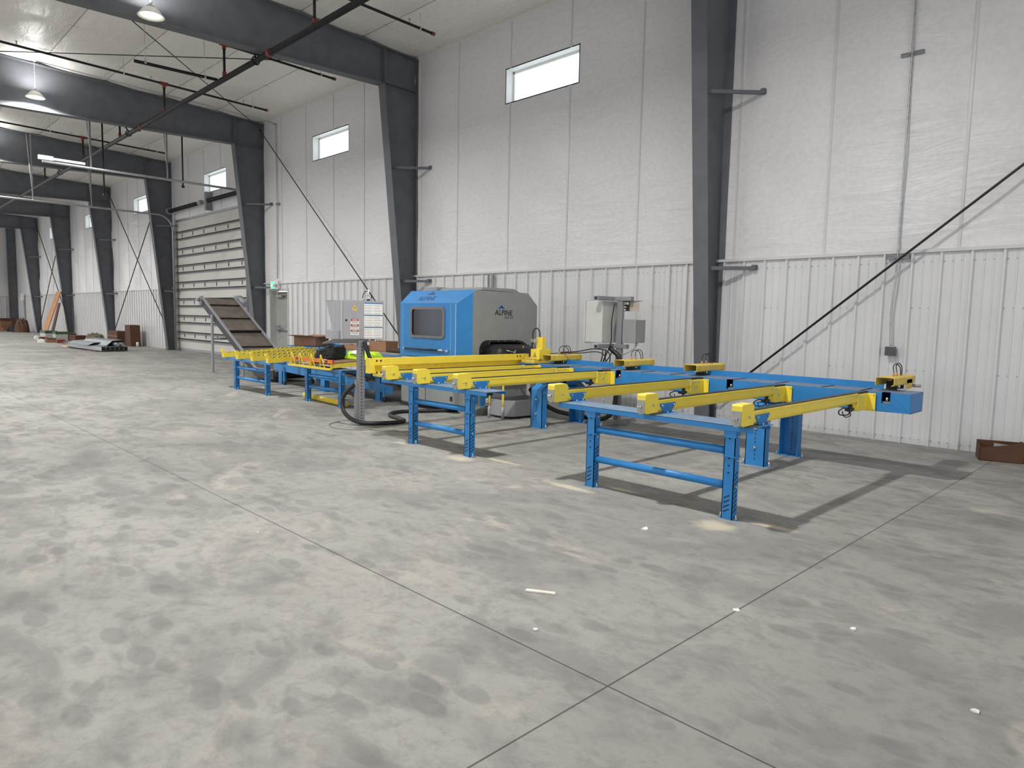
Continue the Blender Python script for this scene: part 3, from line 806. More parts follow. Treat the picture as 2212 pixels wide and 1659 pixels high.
# clamps on the beam
def clamp(label, loc, foot=False):
    t = thing('overhead_clamp', label, 'clamp', loc, 0, 'yellow clamps on the long blue beam')
    L_ = .70; w = .088; z1 = .135
    m = MB()
    th = .005
    m.prism([(-w, .062), (-w, z1-.012), (-w+.012, z1), (w-.012, z1), (w, z1-.012), (w, .075), (w+.0, .06), (w-.022, .045), (w-.022-th, .05), (w-th, .066), (w-th, z1-.014), (w-.014, z1-th), (-w+.014, z1-th), (-w+th, z1-.014), (-w+th, .066), (-w-.018+.02, .05), (-w+.0, .046)], 'y', 0, L_)
    m.build('channel', YELD, t)
    m = MB()
    for yy in (.30, .38): m.cyl((0, yy, .0), (0, yy, .1), .014, 12)
    m.box(-.05, .05, .40, .46, 0, .085).box(-.05, .05, .22, .25, 0, .085); m.build('guide_posts', DARK, t)
    m = MB().cyl((.03, .34, 0), (.03, .34, .06), .02, 12); m.build('cylinder', ZINC, t)
    m = MB()
    for yy in (.27, .37): m.cyl((.0, yy, z1), (.0, yy, z1+.022), .011, 8).cyl((.0, yy, z1+.022), (.0, yy, z1+.04), .008, 8)
    m.build('fittings', COPPER, t)
    m = MB().tube([(0, .27, z1+.04), (-.02, .31, z1+.10), (-.02, .40, z1+.125), (0, .47, z1+.08), (0, .50, z1-.02)], .005, 8)
    m.tube([(0, .37, z1+.04), (-.02, .40, z1+.10), (-.02, .47, z1+.13), (0, .52, z1+.09), (0, .54, z1-.02)], .005, 8)
    m.build('air_hoses', BLACK, t)
    if foot:
        MB().box(w-.006, w, .42, .60, -.0, .1).build('foot', YELD, t)
        MB().cyl((.09, .60, .03), (.17, .62, .03), .018, 12).build('knob', ALU, t)
    return t
c1 = clamp('yellow clamp nearest, at the right end of the long blue beam above the notch', (-2.27, 7.56, .858), True)
cc = clamp('yellow clamp in front of the nearest dark column, second from the right end', (-4.43, 7.46, .858))
copy_tree(cc, None, (-5.47, 7.42, .858), 'yellow clamp on the long beam below the grey electrical cabinets')
copy_tree(cc, None, (-6.78, 7.43, .858), 'yellow clamp farthest left, next to the tall yellow head with warning triangle')

# measuring head at the machine end
t = thing('clamp_head', 'tall yellow clamp head with black warning triangle beside the grey machine', 'clamp head', (-7.1, 7.55, .856))
MB().box(-.12, .06, 0, .26, .05, .205).build('head_box', YEL, t, .003)
MB().box(-.06, .06, .06, .14, .2, .385).build('tower', YEL, t, .003)
MB().prism([(-.07, .085), (.0, .085), (-.035, .16)], 'y', -.003, 0).build('warning_border', INK, t)
MB().prism([(-.058, .092), (-.012, .092), (-.035, .148)], 'y', -.005, -.003).prism([(-.045, .1), (-.025, .1), (-.03, .125), (-.04, .12)], 'y', -.0065, -.005, 1).build('warning_triangle', (YEL, INK), t)
m = MB()
for k in range(4): m.box(-.12, -.04, .0, .05, .30+k*.016, .312+k*.016)
m.box(-.11, -.05, .0, .05, .30, .36); m.build('valve_block', LGREY, t, .002)
m = MB().tube([(-.1, .02, .36), (-.1, .02, .46), (-.05, .04, .52), (.0, .06, .47), (.0, .07, .38)], .009, 8); m.tube([(-.11, .02, .3), (-.12, .02, .2), (-.12, .02, .05)], .012, 8)
m.build('hose', BLACK, t)
MB().box(-.22, .05, -.1, .3, .0, .045).prism([(-.2, .05), (.0, .05), (.0, .065), (-.2, .075)], 'y', -.04, .1).build('base_plate', YELD, t, .002)
m = MB().tube([(.1, .2, .14), (.25, .25, .15), (.4, .28, .13)], .006, 6).box(.33, .40, .25, .31, .09, .13)
m.build('proximity_switch', BLACK, t)

# hoses from the first clamps
m = MB().tube([(-6.75, 7.7, 1.03), (-6.5, 7.78, 1.05), (-6.25, 7.85, 1.10), (-6.05, 7.9, 1.08), (-6.0, 7.92, .98), (-6.05, 7.95, .86), (-6.07, 7.95, .75)], .008, 8)
m.tube([(-6.75, 7.7, 1.02), (-6.45, 7.78, 1.03), (-6.2, 7.85, 1.06), (-6.08, 7.9, 1.0), (-6.1, 7.95, .8)], .007, 8)
tag(m.build('air_hose', BLACK), 'pair of black air hoses arching right from the leftmost yellow clamp', 'hose')

# ------------------------------------------------------------------ tall yellow channel left of the arms
t = thing('yellow_guard_channel', 'tall yellow C-channel beam with bolted end plates left of the belt arms', 'channel beam', (-7.42, 4.80, 0))
L_ = 2.86
m = MB().box(-.045, .045, 0, L_, .885, .975).box(-.045, .0, 0, L_, .79, .89).box(-.045, .045, 0, L_, .785, .795)
m.build('channel', YEL, t, .003)
MB().box(-.045, .05, -.008, .0, .785, .975).box(-.045, .05, .0, .07, .79, .975).build('end_plate', YEL, t, .002)
MB().box(-.045, .05, L_-.07, L_, .79, .93).box(-.045, .05, L_, L_+.008, .79, .975).build('end_plate', YEL, t, .002)
m = MB()
for yy in (.10, .16, L_-.18, L_-.24): m.cyl((.045, yy, .945), (.052, yy, .945), .012, 8)
for yy in (.10, .16, L_-.18, L_-.24): m.cyl((.045, yy, .79), (.053, yy, .80), .012, 8)
for yy in (.3, .62, 1.1): m.cyl((.0, yy, .86), (.003, yy, .86), .006, 8)
m.build('bolt_holes', INK, t)
m = MB().box(.044, .0458, .1, L_-.1, .886, .890)
m.build('edge_seam', YELD, t)
MB().box(-.045, .47, .10, .16, .745, .785).build('tie_bracket', YEL, t)

# ------------------------------------------------------------------ sawing machine
t = thing('component_saw', 'large blue and grey enclosed sawing machine with dark window', 'sawing machine', (-8.8, 7.7, 0))
ox, oy = -8.8, 7.7
def B(m, x0, x1, y0, y1, z0, z1, mi=0): return m.box(x0-ox, x1-ox, y0-oy, y1-oy, z0, z1, mi)
X0, X1 = -9.68, -8.0
ZB_ = .86
# blue front part, hollow, with window opening
sec = [(6.9, ZB_), (6.9, 1.735), (7.1, 1.945), (7.22, 1.955)]
m = MB()
WX0, WX1, Wz0, Wz1 = -9.36, -8.51, 1.19, 1.655
B(m, X0, WX0, 6.9, 6.93, ZB_, 1.735); B(m, WX1, -8.18, 6.9, 6.93, ZB_, 1.735); B(m, WX0, WX1, 6.9, 6.93, ZB_, Wz0); B(m, WX0, WX1, 6.9, 6.93, Wz1, 1.735)
def quad(m, pts, mi=0): 
    m.add([(a-ox, b-oy, c) for a, b, c in pts], [tuple(range(len(pts)))], mi)
quad(m, [(X0, 6.9, 1.735), (-8.18, 6.9, 1.735), (-8.16, 7.1, 1.945), (X0+.04, 7.1, 1.945)])       # sloping brow
quad(m, [(X0+.04, 7.1, 1.945), (-8.16, 7.1, 1.945), (-8.0, 7.12, 1.94), (-8.0, 7.3, 1.95), (X0+.04, 7.3, 1.95)])
quad(m, [(-8.18, 6.9, ZB_), (-8.0, 7.06, ZB_), (-8.0, 7.06, 1.90), (-8.18, 6.9, 1.735)])            # corner chamfer
quad(m, [(-8.18, 6.9, 1.735), (-8.0, 7.06, 1.90), (-8.0, 7.12, 1.94), (-8.16, 7.1, 1.945)])
quad(m, [(X0, 6.9, ZB_), (X0, 6.9, 1.735), (X0+.04, 7.1, 1.945), (X0+.04, 7.3, 1.95), (X0+.04, 7.3, ZB_)])
quad(m, [(X0, 6.9, ZB_), (X0, 7.3, ZB_), (-8.0, 7.3, ZB_), (-8.0, 7.06, ZB_), (-8.18, 6.9, ZB_)])
m.build('front_cabinet', BLUE, t)
EDGE = mat('bright_blue_edge', (.25, .5, .8), .3)
for e0, e1, e2 in ((-9.60, -9.594, 6.896), (-8.34, -8.334, 6.896), (-8.222, -8.206, 6.893)):
    m = MB(); B(m, e0, e1, e2, 6.9, .88, 1.725); m.build('door_edge', EDGE, t)
def rrect(x0, x1, z0, z1, r, n=6):
    P = []
    for cx_, cz_, a0_ in ((x1-r, z1-r, 0), (x0+r, z1-r, PI/2), (x0+r, z0+r, PI), (x1-r, z0+r, 1.5*PI)):
        for q in range(n+1):
            a = a0_+PI/2*q/n; P.append((cx_+r*math.cos(a), cz_+r*math.sin(a)))
    return P
def ring(m, O, I, y0, y1, mi=0):
    n = len(O)
    vs = [(x-ox, y0-oy, z) for x, z in O]+[(x-ox, y0-oy, z) for x, z in I]+[(x-ox, y1-oy, z) for x, z in O]+[(x-ox, y1-oy, z) for x, z in I]
    fs = []
    for i in range(n):
        j = (i+1) % n
        fs += [(i, j, n+j, n+i), (i, 2*n+i, 2*n+j, j), (n+i, n+j, 3*n+j, 3*n+i)]
    m.add(vs, fs, mi)
m = MB(); ring(m, rrect(WX0-.025, WX1+.025, Wz0-.02, Wz1+.02, .07), rrect(WX0+.02, WX1-.02, Wz0+.02, Wz1-.02, .05), 6.885, 6.9)
m.build('window_gasket', mat('grey_rubber_gasket', (.16, .165, .17), .6), t)
m = MB(); ring(m, rrect(WX0-.01, WX1+.01, Wz0-.01, Wz1+.01, .01), rrect(WX0+.02, WX1-.02, Wz0+.02, Wz1-.02, .05), 6.899, 6.93)
m.build('window_reveal', INK, t)
m = MB(); B(m, WX0, WX1, 6.905, 6.91, Wz0, Wz1); m.build('window_pane', POLY, t)
m = MB(); B(m, X0+.02, -8.1, 7.5, 7.52, ZB_, 1.88); B(m, -8.75, -8.7, 7.2, 7.5, 1.0, 1.9); m.build('inner_partition', GREY, t)
m = MB(); B(m, -9.62, -9.15, 7.25, 7.3, ZB_, 1.7); m.build('inner_blue_panel', BLUE, t)
# gas strut bar
m = MB().cyl((-9.52-ox, 6.88-oy, .985), (-8.62-ox, 6.88-oy, .985), .014, 10); m.build('gas_strut', BLACK, t)
m = MB().cyl((-8.62-ox, 6.88-oy, .985), (-8.5-ox, 6.88-oy, .985), .018, 10).cyl((-8.5-ox, 6.88-oy, .985), (-8.4-ox, 6.88-oy, .985), .005, 8); B(m, -8.42, -8.38, 6.87, 6.9, .965, 1.0)
m.cyl((-9.55-ox, 6.9-oy, .985), (-9.55-ox, 6.87-oy, .985), .014, 8); m.build('strut_end', ZINC, t)
# grey rear part
m = MB()
G0 = 7.12; GY = 8.50
gp = [(G0, ZB_), (G0, 1.935), (8.27, 1.935), (GY, 1.73), (GY, ZB_)]
# side with arched opening toward the arms
aro = [(7.2, ZB_), (7.2, 1.02)]+[(7.2+.17*(1-math.cos(a)), 1.02+.145*math.sin(a)) for a in [PI/2*q/5 for q in range(1, 6)]]
aro += [(8.0+.0, 1.165)]+[(8.0+.34*math.sin(a), 1.165-.2*(1-math.cos(a))) for a in [PI/2*q/6 for q in range(1, 7)]]+[(8.34, ZB_)]
outer = [(7.06, ZB_), (7.06, 1.90), (7.12, 1.94), (8.27, 1.935), (GY, 1.73), (GY, ZB_)]
poly = [(7.06, ZB_), (7.06, 1.90), (7.12, 1.94), (8.27, 1.935), (GY, 1.73), (GY, ZB_), (8.34, ZB_)]+aro[::-1][1:-1]+[(7.2, ZB_)]
m.prism([(a-oy, b) for a, b in poly], 'x', X1-ox-.012, X1-ox)
m.prism([(a-oy, b) for a, b in outer], 'x', X0+.04-ox, X0+.052-ox)
for (ya, za), (yb, zb) in (((7.3, 1.948), (8.27, 1.935)), ((8.27, 1.935), (GY, 1.73)), ((GY, 1.73), (GY, ZB_))):
    quad(m, [(X0+.04, ya, za), (X1, ya, za), (X1, yb, zb), (X0+.04, yb, zb)])
m.build('grey_enclosure', GREY, t)
m = MB(); m.prism([(7.25-oy, 1.945), (7.32-oy, 1.995), (8.0-oy, 1.995), (8.14-oy, 1.935)], 'x', X0+.2-ox, X1-.05-ox)
B(m, X0+.25, -9.1, 7.22, 7.9, 1.94, 2.01)
m.build('roof_lid', GREY, t, .004)
m = MB(); B(m, X0+.06, X1-.03, 7.6, 8.45, ZB_, .9); B(m, X0+.06, -8.25, 7.6, 7.65, .9, 1.85); m.build('inner_dark', DARK, t)
# black arch frame and hood
m = MB(); w_ = .035
inn = [(max(7.2+.03, min(8.34-.03, a)) if b <= 1.02 else a, b-.0 if b <= 1.0 else b-.028) for a, b in aro]
n = len(aro)
vs = [(X1-ox+.004, a-oy, b) for a, b in aro]+[(X1-ox+.004, 7.77+(a-7.77)*.94-oy, max(ZB_, ZB_+(b-ZB_)*.90)) for a, b in aro]
vs2 = [(x_-.02, a, b) for x_, a, b in vs]
m.add(vs, [(i+1, i, n+i, n+i+1) for i in range(n-1)], 0); m.add(vs+vs2, [(n+i, 3*n+i, 3*n+i+1, n+i+1) for i in range(n-1)], 0)
for (a, b) in ((7.25, 1.0), (7.42, 1.15), (7.6, 1.155), (7.75, 1.155), (7.95, 1.155)): m.cyl((X1-ox+.004, a-oy, b-.004), (X1-ox+.01, a-oy, b-.004), .007, 8, 1)
m.build('opening_trim', (BLACK, ZINC), t)
hood = [(7.35, .90), (7.36, 1.03), (7.42, 1.085), (7.5, 1.10), (8.08, 1.095), (8.2, 1.05), (8.29, .98), (8.3, .90)]
m = MB(); hx0, hx1 = X1-.05, X1+.30
n = len(hood)
vs = [(hx0-ox, a-oy, b) for a, b in hood]+[(hx1-.08-ox, a-oy, b) for a, b in hood]+[(hx1-ox, 7.8+(a-7.8)*.9-oy, .87+(b-.87)*.72) for a, b in hood]
fs = [(j*n+i+1, j*n+i, (j+1)*n+i, (j+1)*n+i+1) for j in range(2) for i in range(n-1)]+[tuple(range(3*n-1, 2*n-1, -1))]
m.add(vs, fs, 0, True)
m.build('infeed_hood', BLACK, t)
m = MB().prism([(7.86-oy, .98), (7.98-oy, .98), (7.90-oy, 1.09)], 'x', hx1-ox-.03, hx1-ox-.026); m.build('warning_triangle', YELD, t)
m = MB().tube([(hx1-ox-.02, 7.5-oy, 1.02), (hx1-ox+.04, 7.55-oy, 1.0), (hx1-ox+.05, 7.62-oy, .99), (hx1-ox+.05, 7.66-oy, 1.02)], .008, 6).cyl((hx1-ox+.04, 7.64-oy, .96), (hx1-ox+.04, 7.64-oy, 1.0), .02, 10); m.build('hood_latch', ZINC, t)
# lower body
m = MB(); B(m, -9.66, -8.26, 6.9, 8.3, .06, ZB_)
m.build('base_cabinet', GREY, t, .03)
m = MB(); B(m, -8.26, -8.02, 7.0, 8.3, .02, ZB_); B(m, -8.1, -7.97, 6.95, 7.3, 0, .06); m.prism([(6.95-oy, .0), (7.35-oy, .0), (7.35-oy, .12), (7.2-oy, .12)], 'x', -8.2-ox, -7.95-ox)
m.build('side_frame', GREY, t, .005)
m = MB(); B(m, -8.97, -8.964, 6.896, 6.9, .1, .85); B(m, -8.33, -8.28, 6.89, 6.9, .2, .27); m.build('cabinet_seam', INK, t)
for fx in (-9.5, -8.5):
    for fy in (7.0, 8.2):
        m = MB().cyl((fx-ox, fy-oy, 0), (fx-ox, fy-oy, .07), .03, 12); m.build('foot', BLACK, t)
m = MB(); B(m, -8.02, -7.99, 7.02, 7.18, .2, .55); B(m, -8.02, -8.0, 7.25, 7.5, .05, .8); m.build('blue_plate', BLUE, t, .004)
# logos
text('logo_text', 'ALPINE', .118, frame_M((X1-ox+.002, 7.715-oy, 1.566), (0, 1, 0), (0, 0, 1)), INK, t, shear=.12, bold=.0012, spacing=1.04)
MB().prism([(7.59-oy, 1.662), (7.665-oy, 1.722), (7.745-oy, 1.662), (7.725-oy, 1.668), (7.665-oy, 1.676), (7.61-oy, 1.668)], 'x', X1-ox, X1-ox+.003).build('logo_mountain', LOGOB, t)
text('model_text', 'ALS 4.0', .066, frame_M((X1-ox+.002, 7.83-oy, 1.51), (0, 1, 0), (0, 0, 1)), INKG, t, shear=.35)
sl = Vector((0, .2, .21)).normalized()
text('logo_text', 'ALPINE', .135, frame_M((-9.04-ox, 6.9+.042-oy-.002, 1.735+.045), (1, 0, 0), sl), NAVY, t, shear=.12, spacing=1.04)
c_ = Vector((-9.0-ox, 6.9-oy, 1.735)); nrm = Vector((1, 0, 0)).cross(sl)*.003
tri = [c_+Vector((dx, 0, 0))+sl*dz+nrm for dx, dz in ((-.11, .19), (.11, .19), (.0, .262))]
MB().add([tuple(p) for p in tri], [(0, 1, 2)]).build('logo_mountain', NAVY, t)
# blue drive motor under the machine
t = thing('scrap_bin', 'low grey sheet-metal bin under the yellow belt arms', 'bin', (-7.5, 7.6, 0))
m = MB()
m.prism([(-.24, -.4), (.1, -.42), (.22, -.30), (.26, .4), (-.24, .4)], 'z', .03, .04)
bp = [(-.24, -.4), (.1, -.42), (.22, -.30), (.26, .4), (-.24, .4)]
for i in range(5):
    a = bp[i]; b = bp[(i+1) % 5]
    ia = (a[0]*.97, a[1]*.97); ib = (b[0]*.97, b[1]*.97)
    m.add([(a[0], a[1], .03), (b[0], b[1], .03), (b[0], b[1], .28), (a[0], a[1], .28), (ia[0], ia[1], .03), (ib[0], ib[1], .03), (ib[0], ib[1], .28), (ia[0], ia[1], .28)], [(0, 1, 2, 3), (5, 4, 7, 6), (3, 2, 6, 7)])
m.build('bin_shell', CGREY, t)
m = MB()
for a, b in ((-.18, -.3), (.15, -.3), (.18, .3), (-.18, .3)): m.cyl((a-.012, b, .018), (a+.012, b, .018), .018, 12)
m.build('casters', BLACK, t)
t = thing('drive_motor', 'blue gear motor seen above the rim of the grey scrap bin', 'motor', (-7.35, 8.15, .0))
MB().box(-.2, .10, -.12, .1, .34, .49).build('motor_body', BLUE, t, .01)
MB().cyl((.1, 0, .41), (.15, 0, .41), .05, 14).build('motor_shaft', ZINC, t)
MB().box(-.35, -.2, -.1, .1, 0, .5).build('gearbox', SGREY, t, .01)
for X, Y, lb in ((-7.62, 7.08, 'left of two yellow bent tubes in front of the grey bin'), (-7.36, 7.12, 'right of two yellow bent tubes in front of the grey bin')):
    t = thing('bent_tube_stop', lb, 'tube', (X, Y, 0), 0, 'yellow tubes at the scrap bin')
    MB().tube([(0, 0, .18), (0, 0, .6), (-.01, 0, .68), (-.05, 0, .72), (-.14, 0, .73)], .017, 12).build('tube', YEL, t)
    MB().cyl((0, 0, .0), (0, 0, .19), .022, 12).build('sleeve', CGREY, t)

# ------------------------------------------------------------------ electrical cabinets on a stand
t = thing('cabinet_stand', 'grey post stand with two crossbars carrying the electrical cabinets', 'stand', (-6.05, 8.2, 0))
MB().box(-.045, .045, -.03, .03, 0, 1.86).build('post', SGREY, t, .004)
m = MB().prism([(-.42, 0), (.42, 0), (.34, .07), (-.34, .07)], 'y', -.0, .06) if False else MB().prism([(-.45, 0.0), (.45, 0.0), (.38, .06), (-.40, .06)], 'x', -.04, .04)
m.box(-.12, .16, -.04, .04, 0, .05); m.build('foot_plate', SGREY, t, .003)
m = MB().box(-.17, .2, -.04, .04, 1.80, 1.86).box(-.17, -.09, -.42, .04, 1.80, 1.86)
m.build('top_bar', SGREY, t, .004)
MB().box(-.16, .14, -.04, .04, 1.11, 1.17).box(-.16, -.08, -.4, .04, 1.11, 1.17).build('lower_bar', SGREY, t, .004)
MB().box(-.155, -.105, -.424, -.418, 1.812, 1.848).box(-.145, -.095, -.404, -.398, 1.122, 1.158).build('tube_mouth', INK, t)
t = thing('electrical_cabinet', 'large light grey electrical cabinet on the left of the post stand', 'electrical cabinet', (-6.34, 8.12, 1.19))
MB().box(-.14, .17, -.19, .22, 0, .60).build('body', LGREY, t, .008)
MB().box(-.17, -.14, -.2, .23, -.01, .61).build('door', LGREY, t, .006)
m = MB()
for zz in (.03, .57): m.cyl((.17, -.17, zz), (.185, -.17, zz), .012, 8)
m.build('hinge_knobs', ZINC, t)
t = thing('electrical_cabinet', 'smaller dark grey electrical box on the right of the post stand', 'electrical cabinet', (-5.86, 8.32, 1.2))
MB().box(-.12, .1, -.13, .1, 0, .33).build('body', GREY, t, .005)
MB().box(-.125, .105, -.15, -.132, -.005, .335).build('door', GREY, t, .004)
MB().cyl((.06, -.05, -.04), (.06, -.05, 0), .014, 8).build('gland', ZINC, t)
t = thing('air_service_unit', 'pneumatic regulator unit with clear panel above the smaller grey box', 'air unit', (-5.9, 8.3, 1.655))
MB().box(-.13, -.03, -.06, .02, 0, .14).build('valve_body', BLACK, t, .005)
m = MB().cyl((-.1, -.06, .11), (-.1, -.075, .11), .022, 14).cyl((-.055, -.06, .11), (-.055, -.075, .11), .022, 14).box(-.12, -.09, -.075, -.06, .01, .03).box(-.12, -.08, -.075, -.06, .05, .065); m.build('gauges', WHITE, t)
MB().box(-.03, .13, -.05, -.045, 0, .14).build('clear_panel', mat('tan_plastic_panel', (.42, .35, .3), .5, var=.3, scale=30), t)
MB().box(-.13, .14, -.06, .03, .14, .148).build('top_plate', GREY, t)
m = MB().tube([(-6.15, 8.1, 1.12), (-6.1, 8.1, 1.08), (-6.0, 8.12, 1.0), (-5.98, 8.12, .9), (-6.0, 8.1, .6), (-6.0, 8.05, .25), (-6.1, 8.0, .1), (-6.3, 8.0, .06), (-6.6, 8.0, .07), (-7.0, 7.95, .1), (-7.3, 7.9, .22), (-7.55, 7.9, .4)], .034, 12, smooth=4)
tag(m.build('cable_conduit', BLACK), 'thick black corrugated conduit sagging from the electrical cabinets to the floor', 'hose')
m = MB()
for k, (a, b) in enumerate((((-6.2, 8.0, 1.1), (-6.25, 8.0, .86)), ((-6.14, 8.0, 1.1), (-6.22, 8.0, .86)), ((-6.05, 8.05, 1.1), (-6.18, 8.0, .87)))):
    mid = tuple((a[i]+b[i])/2+(.02 if i == 0 else 0) for i in range(3)); m.tube([a, mid, b], .008, 8)
m.tube([(-6.09, 8.1, 1.75), (-6.1, 8.06, 1.5), (-6.1, 8.06, 1.2), (-6.16, 8.02, 1.0), (-6.2, 8.0, .87)], .009, 8)
tag(m.build('cable_bundle', BLACK), 'bundle of thin black cables dropping behind the blue fence below the cabinets', 'cable')
tag(MB().tube([(-5.8, 8.27, 1.17), (-5.84, 8.2, 1.08), (-5.97, 8.1, 1.0), (-6.02, 8.1, .95)], .004, 6).build('thin_cable', INKG), 'thin grey cable curving from the smaller electrical box', 'cable')

# ------------------------------------------------------------------ operator console
AR = math.radians(12)
t = thing('operator_console', 'grey operator console on a slim post with warning labels and instruction sheets', 'control console', (-8.22, 5.2, 0), -AR)
MB().box(-.055, .035, -.042, .042, 0, 1.19).box(.035, .045, -.042, -.026, 0, 1.15).box(.035, .045, .026, .042, 0, 1.15).build('post', SGREY, t, .003)
MB().box(-.075, -.02, -.07, .055, 0, .62).build('post_sleeve', SGREY, t, .003)
m = MB()
for k in range(24): m.box(.036, .0375, -.006, .006, .08+k*.045, .1+k*.045)
m.build('post_slots', INK, t)
z0, z1 = 1.185, 1.715
m = MB().box(-.26, .05, -.29, .315, z0, z1)
m.build('console_box', CGREY, t, .004)
MB().box(.046, .060, -.295, -.283, z0, z1).box(-.262, -.250, -.296, -.290, z0, z1).build('edge_highlight', LGREY, t)  # pale strips painted in as the bright highlight along the box edges
m = MB().prism([(-.26, z1), (-.60, z1), (-.26-.1, 1.36), (-.26, z0)], 'y', -.29, -.28).prism([(-.26, z1), (-.60, z1), (-.26-.1, 1.36), (-.26, z0)], 'y', .305, .315).box(-.60, -.26, -.29, .315, z1-.008, z1)
m.build('sun_hood', CGREY, t)
m = MB().box(-.42, -.05, -.36, -.1, z0+.0, z0+.12).prism([(-.66, 1.10), (-.15, 1.18), (-.15, 1.19), (-.66, 1.11)], 'y', -.33, .3); m.build('keyboard_tray', CGREY, t, .003)
MB().box(.05, .056, -.265, .31, z0+.01, z1-.01).build('rear_door', CGREY, t, .002)
# sheets
for k in range(3):
    zz = z1-.025-.165*(k+1)
    sh = MB().box(.056, .058, .03, .295, zz, zz+.16).build('instruction_sheet', WHITE, t)
    m = MB().box(.058, .0586, .03, .295, zz+.148, zz+.16); m.build('header_band', mat('poster_blue', (.02, .16, .42), .5) if k == 0 else bpy.data.materials['poster_blue'], sh)
    m = MB()
    for c2 in range(2):
        for r_ in range(4):
            ya = .045+c2*.13; zb = zz+.125-r_*.036
            m.box(.058, .0586, ya, ya+.006, zb-.008, zb+.004)
            for q in range(2): m.box(.058, .0584, ya+.014, ya+.014+random.uniform(.07, .10), zb+.001-q*.009, zb+.003-q*.009)
    m.build('print_lines', INKG, sh)
lab = MB().box(.056, .058, -.165, -.045, 1.245, 1.465).build('warning_label', WHITE, t)
for k in range(3):
    zz = 1.435-k*.073
    MB().box(.058, .0588, -.160, -.05, zz, zz+.028).build('label_header', INK, lab)
    m = MB(); m.prism(rrect(-.152, -.058, zz+.004, zz+.024, .009, 4), 'x', .0588, .0594); m.build('label_oval', PINK, lab)
    MB().box(.0594, .0598, -.14, -.07, zz+.010, zz+.018).build('label_bar', WHITE, lab)
    m = MB()
    for q in range(3): m.box(.058, .0584, -.155, -.055, zz-.012-q*.009, zz-.009-q*.009)
    m.build('label_print', INKG, lab)
MB().prism([(-.145, 1.575), (-.07, 1.575), (-.1075, 1.66)], 'x', .056, .058).build('voltage_warning_triangle', YELD, t)
MB().prism([(-.1035, 1.635), (-.118, 1.61), (-.108, 1.61), (-.111, 1.585), (-.097, 1.616), (-.106, 1.616)], 'x', .058, .0588).build('lightning_mark', INK, t)
MB().cyl((.05, -.225, 1.445), (.062, -.225, 1.445), .014, 12).build('key_lock', INK, t)
m = MB().cyl((.0, .11, z1), (.0, .11, z1+.02), .026, 12); m.build('antenna_base', BLACK, t)
MB().cyl((0, .11, z1+.02), (0, .11, z1+.06), .011, 10).cyl((0, .11, z1+.06), (0, .11, z1+.15), .013, 10).build('antenna', WHITE, t)
MB().tube([(0, .03, z1+.01), (0, .03, z1+.06), (0, .05, z1+.11), (0, .09, z1+.13), (0, .14, z1+.1), (0, .155, z1+.05), (0, .155, z1+.03)], .006, 8).build('antenna_cable', BLACK, t)
MB().cyl((0, .03, z1), (0, .03, z1+.03), .014, 8).build('cable_gland', ZINC, t)
MB().cyl((.0, .0, z0-.03), (.0, .0, z0), .02, 12).box(-.02, .06, .09, .12, z0-.02, z0).cyl((.03, .2, z0-.04), (.03, .2, z0), .018, 10).build('under_fittings', ZINC, t)
MB().box(-.09, .09, -.12, .12, 0, .012).build('base_plate', SGREY, t)
m = MB().tube([(-8.13, 5.2, 1.16), (-8.10, 5.22, 1.05), (-8.06, 5.25, .92), (-8.02, 5.27, .8), (-8.06, 5.27, .68), (-8.16, 5.27, .62)], .028, 10, smooth=4)
m.tube([(-8.26, 5.12, .55), (-8.36, 5.06, .45), (-8.42, 5.03, .33), (-8.38, 5.02, .2), (-8.26, 5.05, .10), (-8.1, 5.15, .04), (-7.98, 5.4, .03), (-7.92, 5.62, .03), (-8.0, 5.78, .03), (-8.25, 5.85, .03), (-8.55, 5.92, .03), (-8.75, 6.1, .03), (-8.78, 6.35, .03), (-8.6, 6.7, .03), (-8.45, 7.0, .035)], .028, 12, smooth=4)
tag(m.build('console_cable_hose', BLACK), 'thick black cable hose looping from the operator console across the floor to the machine', 'hose')
pts = [(-8.15+.42*math.cos(a), 5.1+.36*math.sin(a), .008) for a in [math.radians(185+q*12) for q in range(15)]]
tag(MB().tube(pts, .006, 6, smooth=1).build('floor_wire', SGREY), 'thin grey wire curling on the floor around the console foot', 'wire')

# ------------------------------------------------------------------ infeed tables (left)
s3 = stand('blue stand under the four yellow wheel rails, farthest left', -13.57, -12.21, 5.69, .62, -14.15, -11.96, (.445, .24), .03)
s4 = stand('blue stand under the table with the black bag', -11.04, -9.925, 5.88, .62, -11.5, -9.85, (.46, .265), .03)
TILT = math.radians(3.5)
def rail(loc, label):
    t = thing('wheel_rail', label, 'roller rail', loc, 0, 'yellow wheel rails of the left table'); t.rotation_euler = (TILT, 0, 0)
    L_ = 1.72; hw = .05
    m = MB().box(-hw, -hw+.005, 0, L_, 0, .102).box(hw-.005, hw, 0, L_, 0, .102).box(-hw, hw, 0, L_, 0, .006)
    m.build('rail_channel', YEL, t)
    MB().box(-hw-.002, -hw+.024, -.012, .04, .002, .125).box(-hw-.05, -hw+.022, -.014, .042, .1255, .16).box(-hw+.025, hw+.001, -.011, .004, .001, .075).build('end_stop', YEL, t)
    w = None
    for k in range(16):
        if w is None:
            w = MB().cyl((-.02, .0, 0), (.02, .0, 0), .024, 10).cyl((-hw+.004, 0, 0), (hw-.004, 0, 0), .007, 8); w = w.build('wheel', ZINC, t); w.location = (0, .1, .082)
        else:
            c = w.copy(); COL.objects.link(c); c.parent = t; c.location = (0, .1+k*.103, .082)
    m = MB()
    for k in range(16): m.box(hw-.006, hw+.001, .078+k*.103, .122+k*.103, .092, .1025).box(-hw-.001, -hw+.006, .078+k*.103, .122+k*.103, .092, .1025)
    m.build('axle_notches', DARK, t)
    return t
